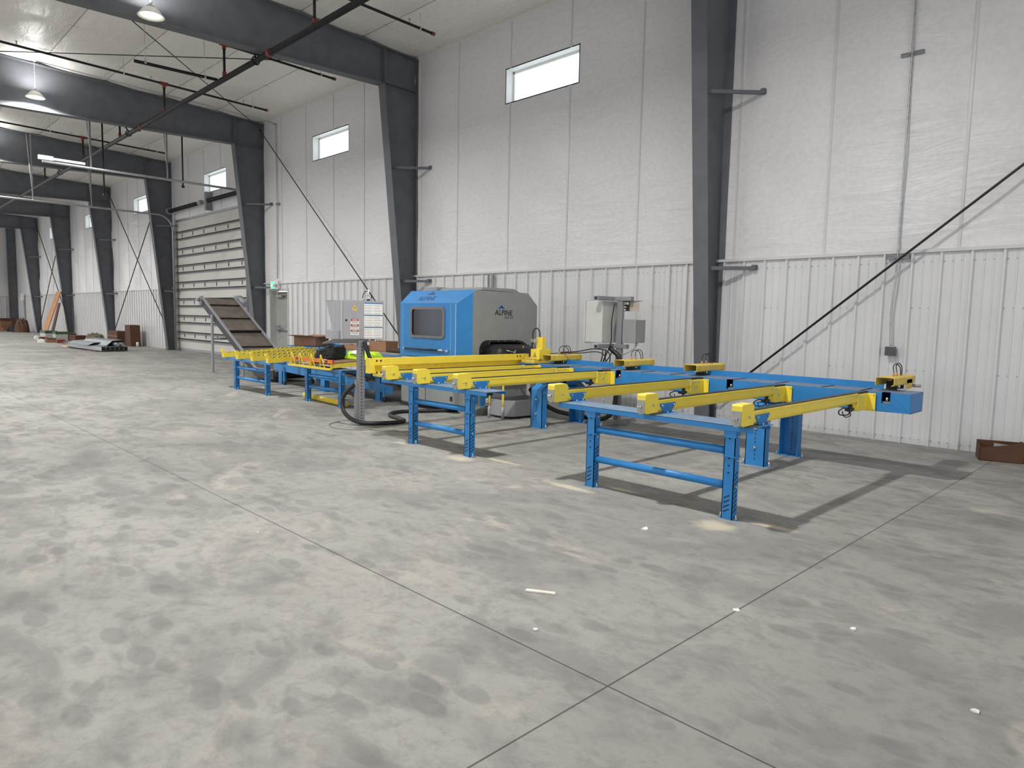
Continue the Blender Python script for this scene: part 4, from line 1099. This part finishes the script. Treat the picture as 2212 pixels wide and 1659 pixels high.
r0 = rail((-13.88, 5.6, .625), 'leftmost of the four yellow wheel rails, nearest the inclined conveyor')
for X, lb in ((-13.22, 'second yellow wheel rail from the left'), (-12.56, 'third yellow wheel rail from the left'), (-11.92, 'rightmost of the four yellow wheel rails, beside the orange level')):
    copy_tree(r0, None, (X, 5.6, .625), lb)
# roller table with V stops
for X0_, X1_, lb in ((-11.45, -10.79, 'left yellow roller table with two wire V stops at its front'), (-10.77, -10.07, 'right yellow roller table with two wire V stops, carrying the board')):
    t = thing('roller_table', lb, 'roller table', (X0_, 5.8, .635), 0, 'yellow roller tables'); t.rotation_euler = (TILT, 0, 0)
    w = X1_-X0_
    m = MB().box(0, .006, 0, 1.35, 0, .07).box(w-.006, w, 0, 1.35, 0, .07).box(0, w, 0, .03, -.02, .0).box(0, w, -.05, .0, -.025, -.018).box(0, w, -.05, -.045, -.025, .01).box(0, w, 1.32, 1.35, 0, .07)
    m.build('table_frame', YEL, t)
    for k in range(9):
        MB().cyl((.01, .08+k*.145, .035), (w-.01, .08+k*.145, .035), .026, 12).build('roller', ZINC, t)
    for q in (.13, .43):
        vx = q*w/.66 if w > .6 else q
        MB().tube([(vx-.03, -.04, -.02), (vx, -.035, .205), (vx+.008, -.035, .215), (vx+.016, -.035, .205), (vx+.14, -.04, -.02)], .010, 8, smooth=0).build('wire_stop', YEL, t)
tag(MB().box(0, .69, .06, 1.3, .072, .086).build('work_board', WOOD, loc=(-10.765, 5.8, .635)), 'brown board lying on the right roller table under the black bag', 'board')
bpy.data.objects['work_board'].rotation_euler = (TILT, 0, 0)
t = thing('spirit_level', 'long orange spirit level lying across the front of the roller tables', 'spirit level', (-10.74, 5.83, .712))
MB().box(-.69, .69, -.012, .012, 0, .062).build('body', ORANGE, t, .003)
m = MB()
for xx in (-.5, -.35, .35, .5): m.box(xx-.035, xx+.035, -.014, .014, .012, .05)
m.build('vial_windows', mat('level_vial_dark', (.12, .01, .015), .3), t)
MB().box(-.44, -.4, -.0145, .0145, .02, .04).box(.40, .44, -.0145, .0145, .02, .04).build('vials', WHITE, t)
for sx in (-1, 1): MB().box(sx*.69, sx*.715, -.014, .014, 0, .064).build('end_cap', PINK, t, .003)
# black tool bag
def blob(fn, nx, ny, name, mt, parent, wrap=True):
    pass
t = thing('tool_bag', 'black open tool bag standing on the board beside the hi-vis vest', 'bag', (-10.80, 6.22, .752), .1)
bm = bmesh.new(); bmesh.ops.create_cube(bm, size=1)
bmesh.ops.subdivide_edges(bm, edges=bm.edges, cuts=7, use_grid_fill=True)
for v in bm.verts:
    x, y, z = v.co
    zt = .20+.02*math.sin(x*5+.5)+(.09*x)-(.05 if abs(y) < .4 and z > .45 else 0); w = 1-.30*(z+.5)
    v.co = (x*.54*(1-.04*(z+.5))+.01*math.sin(z*17+y*9), y*.30*w+.012*math.sin(x*13+z*7), (z+.5)*zt+.006*math.sin(x*21+y*13))
me = bpy.data.meshes.new('bag_body'); bm.to_mesh(me); bm.free()
for p in me.polygons: p.use_smooth = True
me.materials.append(CLOTH); o = bpy.data.objects.new('bag_body', me); COL.objects.link(o); o.parent = t
m = MB()
for xc_ in (-.10, .10): m.tube([(xc_-.09, -.152, .03), (xc_-.085, -.156, .13), (xc_-.04, -.158, .17), (xc_+.04, -.158, .17), (xc_+.085, -.156, .13), (xc_+.09, -.152, .03)], .006, 6)
m.build('stitched_pockets', mat('grey_stitching', (.07, .07, .07), .8), t)
m = MB().tube([(-.2, -.1, .23), (-.15, -.14, .2), (0, -.165, .13), (.12, -.15, .2), (.18, -.1, .24)], .010, 8); m.build('handle', CLOTH, t)
# vest
t = thing('safety_vest', 'crumpled yellow-green hi-vis vest with white stripe lying beside the black bag', 'vest', (-10.38, 6.62, .765), .1)
def heap(sx, sy, sz, seed, mt, name, off=(0, 0, 0)):
    rnd = random.Random(seed); n = 26; vs = []; ph = [rnd.uniform(0, 6) for _ in range(6)]
    for i in range(n+1):
        for j in range(n+1):
            u = i/n*2-1; v = j/n*2-1
            r = min(1, (abs(u)**3+abs(v)**3)**(1/3))
            h = max(0, 1-r**3)**.5*(1+.10*math.sin(7*u+3*v+ph[0])+.10*math.sin(11*v-5*u+ph[1])+.06*math.sin(19*u+13*v+ph[2]))
            q = 1+.08*math.sin(4*math.atan2(v, u)+ph[3])
            vs.append((off[0]+u*sx*q, off[1]+v*sy*q, off[2]+h*sz))
    m = MB().add(vs, [(i*(n+1)+j, (i+1)*(n+1)+j, (i+1)*(n+1)+j+1, i*(n+1)+j+1) for i in range(n) for j in range(n)], 0, True)
    return m.build(name, mt, t)
heap(.36, .24, .13, 3, HIVIS, 'vest_fabric'); heap(.14, .13, .06, 5, WHITE, 'reflective_stripe', (.06, -.11, .09))
# infeed plate table
t = thing('infeed_table', 'grey plate infeed table with blue sides left of the sawing machine', 'table', (-11.7, 7.5, 0))
MB().box(-1.35, 2.0, -.35, .42, .80, .825).build('plate_top', MAT_, t, .002)
MB().box(-2.9, -1.36, -.18, .42, .80, .822).build('blue_plate', BLUE, t, .002)
MB().box(-2.9, 2.0, .42, .432, .70, .885).box(-1.35, 2.0, -.36, -.35, .75, .82).build('side_rail', BLUE, t)
for k in range(7): MB().box(-2.5+k*.68, -2.47+k*.68, -.34, .41, .826, .829).build('chain_slot', DARK, t)
m = MB()
for k in range(14): m.box(.35+k*.06, .385+k*.06, -.05, -.03, .826, .830)
m.build('yellow_scale_marks', YEL, t)
for xx in (-2.4, -.6, 1.33):
    for yy in (-.6, .30):
        q = MB().box(xx-.08, xx+.10, yy, yy+.01, 0, .7).box(xx-.08, xx-.072, yy, yy+.1, 0, .7).box(xx+.092, xx+.1, yy, yy+.1, 0, .7).box(xx-.14, xx+.16, yy-.01, yy+.11, 0, .01)
        if yy < 0: q.prism([(yy, .66), (yy, .7), (-.3, .72), (-.3, .66)], 'x', xx-.08, xx+.1)
        lg = q.build('leg', BLUE, t)
        MB().cyl((xx-.12, yy+.05, .01), (xx-.12, yy+.05, .045), .01, 8).cyl((xx+.14, yy+.05, .01), (xx+.14, yy+.05, .045), .01, 8).build('anchor_bolts', ZINC, lg)
# sloping waste conveyor under the infeed
t = thing('waste_conveyor', 'blue-sided belt conveyor running low under the tables towards the machine', 'conveyor', (-11.5, 7.2, 0))
m = MB(); m.prism([(-2.9, .30), (1.6, .16), (1.6, .30), (-2.9, .50)], 'y', -.30, -.285).prism([(-2.9, .30), (1.6, .16), (1.6, .30), (-2.9, .50)], 'y', .33, .345)
m.build('side_frame', BLUE, t)
MB().prism([(-2.9, .40), (1.6, .22), (1.6, .24), (-2.9, .42)], 'y', -.28, .33).build('belt', BELTM, t)
for xx, hz in ((-2.4, .32), (.35, .26), (1.35, .2)):
    m = MB().box(xx-.03, xx+.03, -.32, -.30, .06, hz+.06).box(xx-.03, xx+.03, .345, .365, .06, hz+.06); m.cyl((xx+.02, -.33, .045), (xx+.02, -.29, .045), .045, 14, 1).cyl((xx+.02, .33, .045), (xx+.02, .37, .045), .045, 14, 1)
    m.build('caster_leg', (BLUE, BLACK), t)
tag(MB().cyl((-11.55, 6.12, .048), (-9.95, 6.02, .048), .048, 6, sm=False).build('loose_yellow_tube', YEL), 'loose yellow tube lying on the floor under the stand with the black bag', 'tube')
# boxes and case on the infeed table
def open_box(label, loc, w, d, h, rz, flap=.16, mt=CARD):
    t = thing('cardboard_box', label, 'box', loc, rz)
    th = .006
    m = MB().box(-w/2, w/2, -d/2, -d/2+th, 0, h).box(-w/2, w/2, d/2-th, d/2, 0, h).box(-w/2, -w/2+th, -d/2, d/2, 0, h).box(w/2-th, w/2, -d/2, d/2, 0, h).box(-w/2, w/2, -d/2, d/2, 0, th)
    m.build('box_body', mt, t)
    if flap:
        for s_ in (-1, 1):
            MB().add([(s_*w/2, -d/2, h), (s_*w/2, d/2, h), (s_*(w/2+flap), d/2, h+.02), (s_*(w/2+flap), -d/2, h+.02), (s_*w/2, -d/2, h+.005), (s_*w/2, d/2, h+.005), (s_*(w/2+flap), d/2, h+.025), (s_*(w/2+flap), -d/2, h+.025)], [(0, 1, 2, 3), (7, 6, 5, 4), (0, 3, 7, 4), (1, 5, 6, 2), (2, 6, 7, 3)]).build('flap', mt, t)
            MB().add([(-w/2, s_*d/2, h), (w/2, s_*d/2, h), (w/2, s_*(d/2+flap*.8), h+.03), (-w/2, s_*(d/2+flap*.8), h+.03), (-w/2, s_*d/2, h+.005), (w/2, s_*d/2, h+.005), (w/2, s_*(d/2+flap*.8), h+.035), (-w/2, s_*(d/2+flap*.8), h+.035)], [(0, 1, 2, 3), (7, 6, 5, 4), (2, 6, 7, 3), (1, 5, 6, 2), (0, 3, 7, 4)]).build('flap', mt, t)
    return t
open_box('open cardboard box with spread flaps on the far end of the infeed table', (-14.05, 7.62, .829), .62, .42, .20, .35, .22)
open_box('low brown cardboard box behind the black bag', (-12.0, 7.55, .829), .75, .3, .10, .1, 0)
open_box('brown cardboard box behind the operator console, right of the low box', (-11.35, 7.7, .829), .5, .3, .20, .1, 0)
t = thing('tool_case', 'slim black and orange case lying on the infeed table near the machine', 'tool case', (-10.75, 7.65, .829), .1)
MB().box(-.28, .28, -.08, .08, 0, .05).build('case_body', BLACK, t, .01)
MB().box(-.24, .22, -.081, .081, .03, .055).build('lid', CARDD, t, .004)
MB().box(.14, .20, -.086, -.08, .01, .045).build('orange_latch', ORANGE, t)

# ------------------------------------------------------------------ inclined belt conveyor
t = thing('inclined_conveyor', 'inclined grey belt conveyor rising to the left in front of the roll-up door', 'conveyor', (-16.3, 7.35, 0))
px = lambda X: X+16.3
hw = .42; XA_, ZA_, XB_, ZB2 = -18.5, 1.90, -15.35, .235
path = [(px(XA_), ZA_), (px(XB_), ZB2), (px(-14.45), .235)]
def strip(off0, off1, y0, y1, mt, name):
    dx = XB_-XA_; dz = ZB2-ZA_; L_ = math.hypot(dx, dz); nx_, nz__ = -dz/L_, dx/L_
    m = MB()
    m.prism([(path[0][0]+nx_*off0, path[0][1]+nz__*off0), (path[1][0]+nx_*off0*.3, path[1][1]+nz__*off0), (path[2][0], path[2][1]+off0), (path[2][0], path[2][1]+off1), (path[1][0]+nx_*off1*.3, path[1][1]+nz__*off1), (path[0][0]+nx_*off1, path[0][1]+nz__*off1)], 'y', y0, y1)
    return m.build(name, mt, t)
DKF = mat('dark_conveyor_frame', (.035, .036, .045), .6)
strip(.03, -.17, -hw-.02, -hw, DKF, 'side_frame'); strip(.03, -.17, hw, hw+.02, DKF, 'side_frame')
strip(.05, .028, -hw-.045, -hw+.02, SGREY, 'side_rail'); strip(.05, .028, hw-.02, hw+.045, SGREY, 'side_rail')
strip(.0, -.02, -hw, hw, BELTM, 'belt')
dx = XB_-XA_; dz = ZB2-ZA_; L_ = math.hypot(dx, dz)
for k in range(5):
    s_ = .12+k*.2; x = px(XA_+dx*s_); z = ZA_+dz*s_
    hgt = .035 if k != 2 else .075
    nx_, nz__ = -dz/L_, dx/L_; tx, tz = dx/L_, dz/L_
    m = MB().prism([(x, z), (x+nx_*hgt, z+nz__*hgt), (x+nx_*hgt+tx*.012, z+nz__*hgt+tz*.012), (x+tx*.012, z+tz*.012)], 'y', -hw+.02, hw-.02)
    m.build('cleat', BLACK, t)
MB().cyl((px(-14.5), -hw, .16), (px(-14.5), hw, .16), .09, 20).box(px(-15.3), px(-14.5), -hw+.01, hw-.01, .07, .20).build('tail_drum', BLACK, t)
MB().cyl((px(XA_)-.02, -hw-.0, ZA_-.07), (px(XA_)-.02, hw, ZA_-.07), .075, 20).build('head_drum', BLACK, t)
m = MB().cyl((px(XA_), -hw-.06, ZA_-.05), (px(XA_), -hw-.14, ZA_-.05), .05, 12).box(px(XA_)-.06, px(XA_)+.08, -hw-.06, -hw-.02, ZA_-.2, ZA_+.04); m.build('head_bearing', SGREY, t)
m = MB().cyl((px(XA_), hw+.02, ZA_), (px(XA_), hw+.2, ZA_+.0), .09, 14).cyl((px(XA_)+.02, hw+.14, ZA_), (px(XA_)+.42, hw+.14, ZA_-.14), .075, 14); m.build('gear_motor', SGREY, t)
for X, zt_ in ((-17.75, 1.47), (-15.95, .52)):
    for yy in (-hw-.055, hw+.02):
        m = MB().box(px(X)-.04, px(X)+.04, yy-.01, yy+.035, 0, zt_).box(px(X)-.08, px(X)+.08, yy-.05, yy+.07, 0, .012)
        m.build('leg', SGREY, t, .003)
MB().box(px(-17.75)-.02, px(-17.75)+.02, -hw-.04, hw+.04, .83, .88).build('cross_brace', SGREY, t)
for yy in (-hw-.05, hw+.05):
    MB().cyl((px(-14.6), yy, .012), (px(-14.6), yy, .2), .012, 8).cyl((px(-14.6), yy, 0), (px(-14.6), yy, .014), .06, 14).build('levelling_foot', ZINC, t)

# ------------------------------------------------------------------ materials and rubbish along the far wall
GALVD = mat('dull_galvanized_sheet', (.27, .29, .32), .55, .4, var=.25, scale=8)
mi = [(-28.75, 7.35), (-28.85, 7.5), (-28.95, 7.65), (-29.05, 7.8), (-29.15, 7.95), (-29.2, 8.1)]
for k in range(6):
    y = 7.05+k*.15
    t_ = thing('metal_channel', 'galvanized channel on the floor, %s of the lower layer of the metal stack' % ['front', 'second from front', 'third from front', 'third from back', 'second from back', 'back'][k], 'metal channel', (-30.6, y, .03), .06, 'galvanized channels stacked on the floor')
    MB().box(-1.9, 1.9, -.065, -.06, 0, .15).box(-1.9, 1.9, .06, .065, 0, .15).box(-1.9, 1.9, -.065, .065, .145, .15).box(-1.9, 1.9, -.065, .065, 0, .005).build('channel', GALV, t_)
    MB().box(1.7, 1.88, -.058, .058, .008, .142).build('dark_inside', DARK, t_)
tag(MB().box(-32.5, -28.8, 6.95, 7.9, .0, .028).build('shipping_board', CARDD), 'brown boards under the stacked galvanized channels', 'board')
for k, (x, y, rz, lb) in enumerate(((-31.2, 7.2, .05, 'bent galvanized sheet on the front of the metal stack'), (-30.4, 7.55, .10, 'largest galvanized sheet folded over the top of the metal stack'))):
    t_ = thing('bent_metal_sheet', lb, 'metal sheet', (x, y, .185), rz)
    MB().prism([(-.45, 0), (-.3, .02), (-.1, .10+.1*k), (.25, .13+.1*k), (.42, .04), (.42, .03), (.25, .12+.1*k), (-.1, .09+.1*k), (-.3, .01), (-.45, -.01)], 'x', -1.35, 1.25).build('sheet', GALVD, t_)
for k in range(2):
    tag(MB().cyl((-30.5+k*.02, 7.62+k*.17, .26), (-28.8+k*.02, 7.67+k*.17, .26), .07, 8, sm=False).build('galvanized_tube', GALV), 'galvanized tube on top of the metal stack, %s' % ('the front one' if k == 0 else 'the back one'), 'metal tube', 'galvanized tubes on the metal stack')
t = thing('wooden_crate', 'low brown wooden crate against the wall, left of the tall brown carton', 'crate', (-34.6, 9.25, 0))
MB().box(-.75, .75, -.25, .3, 0, .62).build('crate_body', CARDD, t, .01)
MB().box(-.76, .76, -.26, -.25, .38, .42).box(-.76, .76, -.26, -.25, .02, .1).build('slats', CARD, t)
tag(MB().prism([(-33.45, 0), (-32.65, 0), (-32.72, .92), (-33.40, .92)], 'y', 9.2, 9.6).build('tall_carton', CARDD), 'tall brown carton standing against the wall at the right of the low crate', 'box')
tag(MB().cyl((-32.25, 9.35, 0), (-32.25, 9.35, .2), .05, 10).build('white_can', WHITE), 'small white can on the floor right of the tall brown carton', 'can')
# leaning boards
tb = MB().add([(-46.2, 8.4, 0), (-45.0, 8.4, 0), (-45.2, 9.27, 2.54), (-46.3, 9.27, 2.54), (-46.2, 8.44, 0), (-45.0, 8.44, 0), (-45.2, 9.31, 2.54), (-46.3, 9.31, 2.54)], [(0, 1, 2, 3), (7, 6, 5, 4), (1, 5, 6, 2), (0, 3, 7, 4), (3, 2, 6, 7), (0, 4, 5, 1)])
tag(tb.build('leaning_board', PLY), 'tall brown board leaning on a dark column far down the hall', 'board')
tb = MB().add([(-44.95, 8.6, 0), (-44.4, 8.6, 0), (-44.7, 9.1, 1.9), (-45.1, 9.1, 1.9), (-44.95, 8.65, 0), (-44.4, 8.65, 0), (-44.7, 9.15, 1.9), (-45.1, 9.15, 1.9)], [(0, 1, 2, 3), (7, 6, 5, 4), (1, 5, 6, 2), (0, 3, 7, 4), (3, 2, 6, 7), (0, 4, 5, 1)])
tag(tb.build('leaning_board', CARDD), 'narrow dark board leaning right of the tall brown board', 'board')
# pails, boxes, bags in the clutter
PALE = mat('pale_label', (.42, .44, .42), .6, var=.3, scale=20); DGREEN = mat('dark_green_lid', (.03, .07, .05), .6); OLIVE = mat('olive_tarp', (.10, .095, .05), .8, bump=.5, bscale=8)
def carton(x, y, w, d, h, mt, lidm, lb, cat='box', name='material_carton', z=0):
    t = thing(name, lb, cat, (x, y, z), random.uniform(-.1, .1))
    MB().box(-w/2, w/2, -d/2, d/2, 0, h*.78).build('carton_body', mt, t, .01)
    MB().box(-w/2-.01, w/2+.01, -d/2-.01, d/2+.01, h*.78, h).build('lid', lidm, t, .01)
carton(-39.6, 7.55, .9, .5, .5, PALE, DGREEN, 'pale carton with dark green lid at the left of the rubbish heap')
carton(-38.5, 7.8, .8, .5, .48, PALE, DGREEN, 'pale carton with dark lid in the middle of the rubbish heap')
carton(-37.4, 8.3, .8, .5, .34, CARDD, CARDD, 'dark brown carton at the right of the rubbish heap')
carton(-39.0, 7.2, .5, .3, .22, CARDD, RED, 'small dark carton in front of the two pale cartons')
carton(-38.0, 7.3, .6, .35, .20, CARD, CARDD, 'small brown carton in front of the dark brown carton')
for k, (x, y, sx, sy, sz, mt, lb) in enumerate(((-36.2, 8.7, .7, .4, .42, OLIVE, 'olive tarpaulin bundle right of the rubbish cartons'), (-34.7, 8.3, .5, .3, .22, CLOTH, 'black bundle behind the metal stack'),
        (-38.0, 6.95, .45, .16, .14, PALE, 'crumpled white wrapping in front of the rubbish cartons'), (-56.5, 9.0, 1.0, .5, .42, CLOTH, 'dark heap of sacks near the farthest portal frame'),
        (-58.2, 7.9, .7, .4, .55, OLIVE, 'grey-green covered bundle beside the far corner'), (-54.9, 9.0, .5, .4, .8, CARDD, 'brown crumpled carton heap at the foot of the farthest portal frame'), (-32.9, 6.95, .5, .2, .10, mat('straw', (.42, .36, .24), .9, bump=.5), 'pale straw-like scraps at the left end of the metal stack'))):
    t = thing('rubbish_bundle', lb, 'bundle', (x, y, 0)); heap(sx, sy, sz, 10+k, mt, 'bundle_cover')
tag(MB().cyl((-40.4, 7.2, .12), (-40.2, 7.2, .12), .12, 14).build('paint_can', WHITE), 'pale round can lying left of the rubbish cartons', 'can')
carton(-60.2, 8.9, 1.3, .8, .85, CARD, CARDD, 'large brown carton in the far left corner')
carton(-58.8, 9.3, .7, .5, .8, CARDD, CARDD, 'dark brown carton right of the large far corner carton')
for k, (x, y, w, d, h, mt, lb) in enumerate(((-40.3, 8.6, .5, .4, .35, CARDD, 'small dark carton behind the left pale carton of the rubbish heap'),
        (-37.0, 7.5, .45, .3, .16, RED, 'flat dark red box at the right front of the rubbish heap'), (-35.6, 7.5, .6, .3, .12, CARDD, 'flat brown carton between the rubbish heap and the metal stack'),
        (-33.6, 8.4, 1.2, .35, .14, CARDD, 'long flat brown carton behind the metal stack'), (-57.0, 8.1, .6, .4, .25, CARD, 'small brown carton in front of the far heap of sacks'),
        (-60.0, 7.9, .9, .5, .18, CARD, 'flat brown carton in front of the large far corner carton'))):
    carton(x, y, w, d, h, mt, mt, lb)
# conduit and small box on far column
t = thing('wall_heater', 'small white box with conduit on the wall in the far corner', 'wall box', (-58.6, YW-.1, 1.9))
MB().box(-.2, .2, -.15, .02, .2, .7).build('housing', WHITE, t, .02)
MB().box(-.08, .08, -.03, .03, -1.9, .2).build('conduit', LGREY, t)

# ------------------------------------------------------------------ torn carton on the right and floor litter
t = thing('torn_cardboard_box', 'torn brown cardboard box on the floor by the wall at the right edge', 'box', (-1.744, 9.31, 0), .31)
m = MB()
th = .008
m.prism([(0, 0), (.42, 0), (.42, .235), (.33, .225), (.26, .20), (.12, .17), (.12, .165), (0, .15)], 'y', 0, th)
m.prism([(0, 0), (.32, 0), (.32, .2), (.25, .22), (0, .235)], 'x', .412, .42)
m.box(0, .42, 0, .32, 0, th); m.prism([(0, 0), (.32, 0), (.32, .18), (0, .15)], 'x', 0, th)
m.box(0, .42, .312, .32, 0, .2)
m.build('box_body', CARDD, t)
MB().prism([(.13, .15), (.30, .15), (.30, .205), (.25, .20), (.13, .21)], 'y', .02, .024).build('grey_liner', ALU, t)
t = tag(MB().prism([(-.085, -.012), (.085, -.014), (.08, .012), (-.08, .014)], 'z', .001, .009, M=Matrix.Translation((-2.484, 2.72, 0)) @ Matrix.Rotation(.55, 4, 'Z')).build('wood_shim', mat('pale_wood', (.78, .75, .66), .7)), 'pale wooden shim lying alone on the open floor left of the joint crossing', 'wood scrap')
def scrap(x, y, s, lb, seed):
    rnd = random.Random(seed)
    pts = [(x+s*math.cos(a)*rnd.uniform(.5, 1), y+s*math.sin(a)*rnd.uniform(.5, 1), .004+rnd.uniform(0, s*.35)) for a in [2*PI*q/7 for q in range(7)]]
    n = len(pts); c = (x, y, .01)
    lo = [(p[0], p[1], .001) for p in pts]
    m = MB().add(pts+[c]+lo, [(i, (i+1) % n, n) for i in range(n)]+[(i, n+1+i, n+1+(i+1) % n, (i+1) % n) for i in range(n)])
    tag(m.build('paper_scrap', WHITE), lb, 'paper scrap', 'white scraps on the floor')
scrap(-.527, 3.128, .022, 'white paper scrap at the lower right of the floor', 1)
scrap(-1.632, 3.313, .022, 'white paper scrap on the joint line behind the joint crossing', 2)
scrap(-2.185, 2.364, .016, 'tiny white scrap near the joint left of the crossing', 3)
scrap(-2.768, 4.136, .04, 'white scrap in front of the nearest blue stand', 4)
scrap(-1.128, 3.539, .018, 'tiny pale scrap on the floor right of the joint line', 5)
scrap(-6.03, 5.28, .035, 'white scrap under the left-hand blue stand between its legs', 6)
scrap(-4.49, 2.023, .014, 'tiny white scrap on the floor left of the joint crossing', 7)
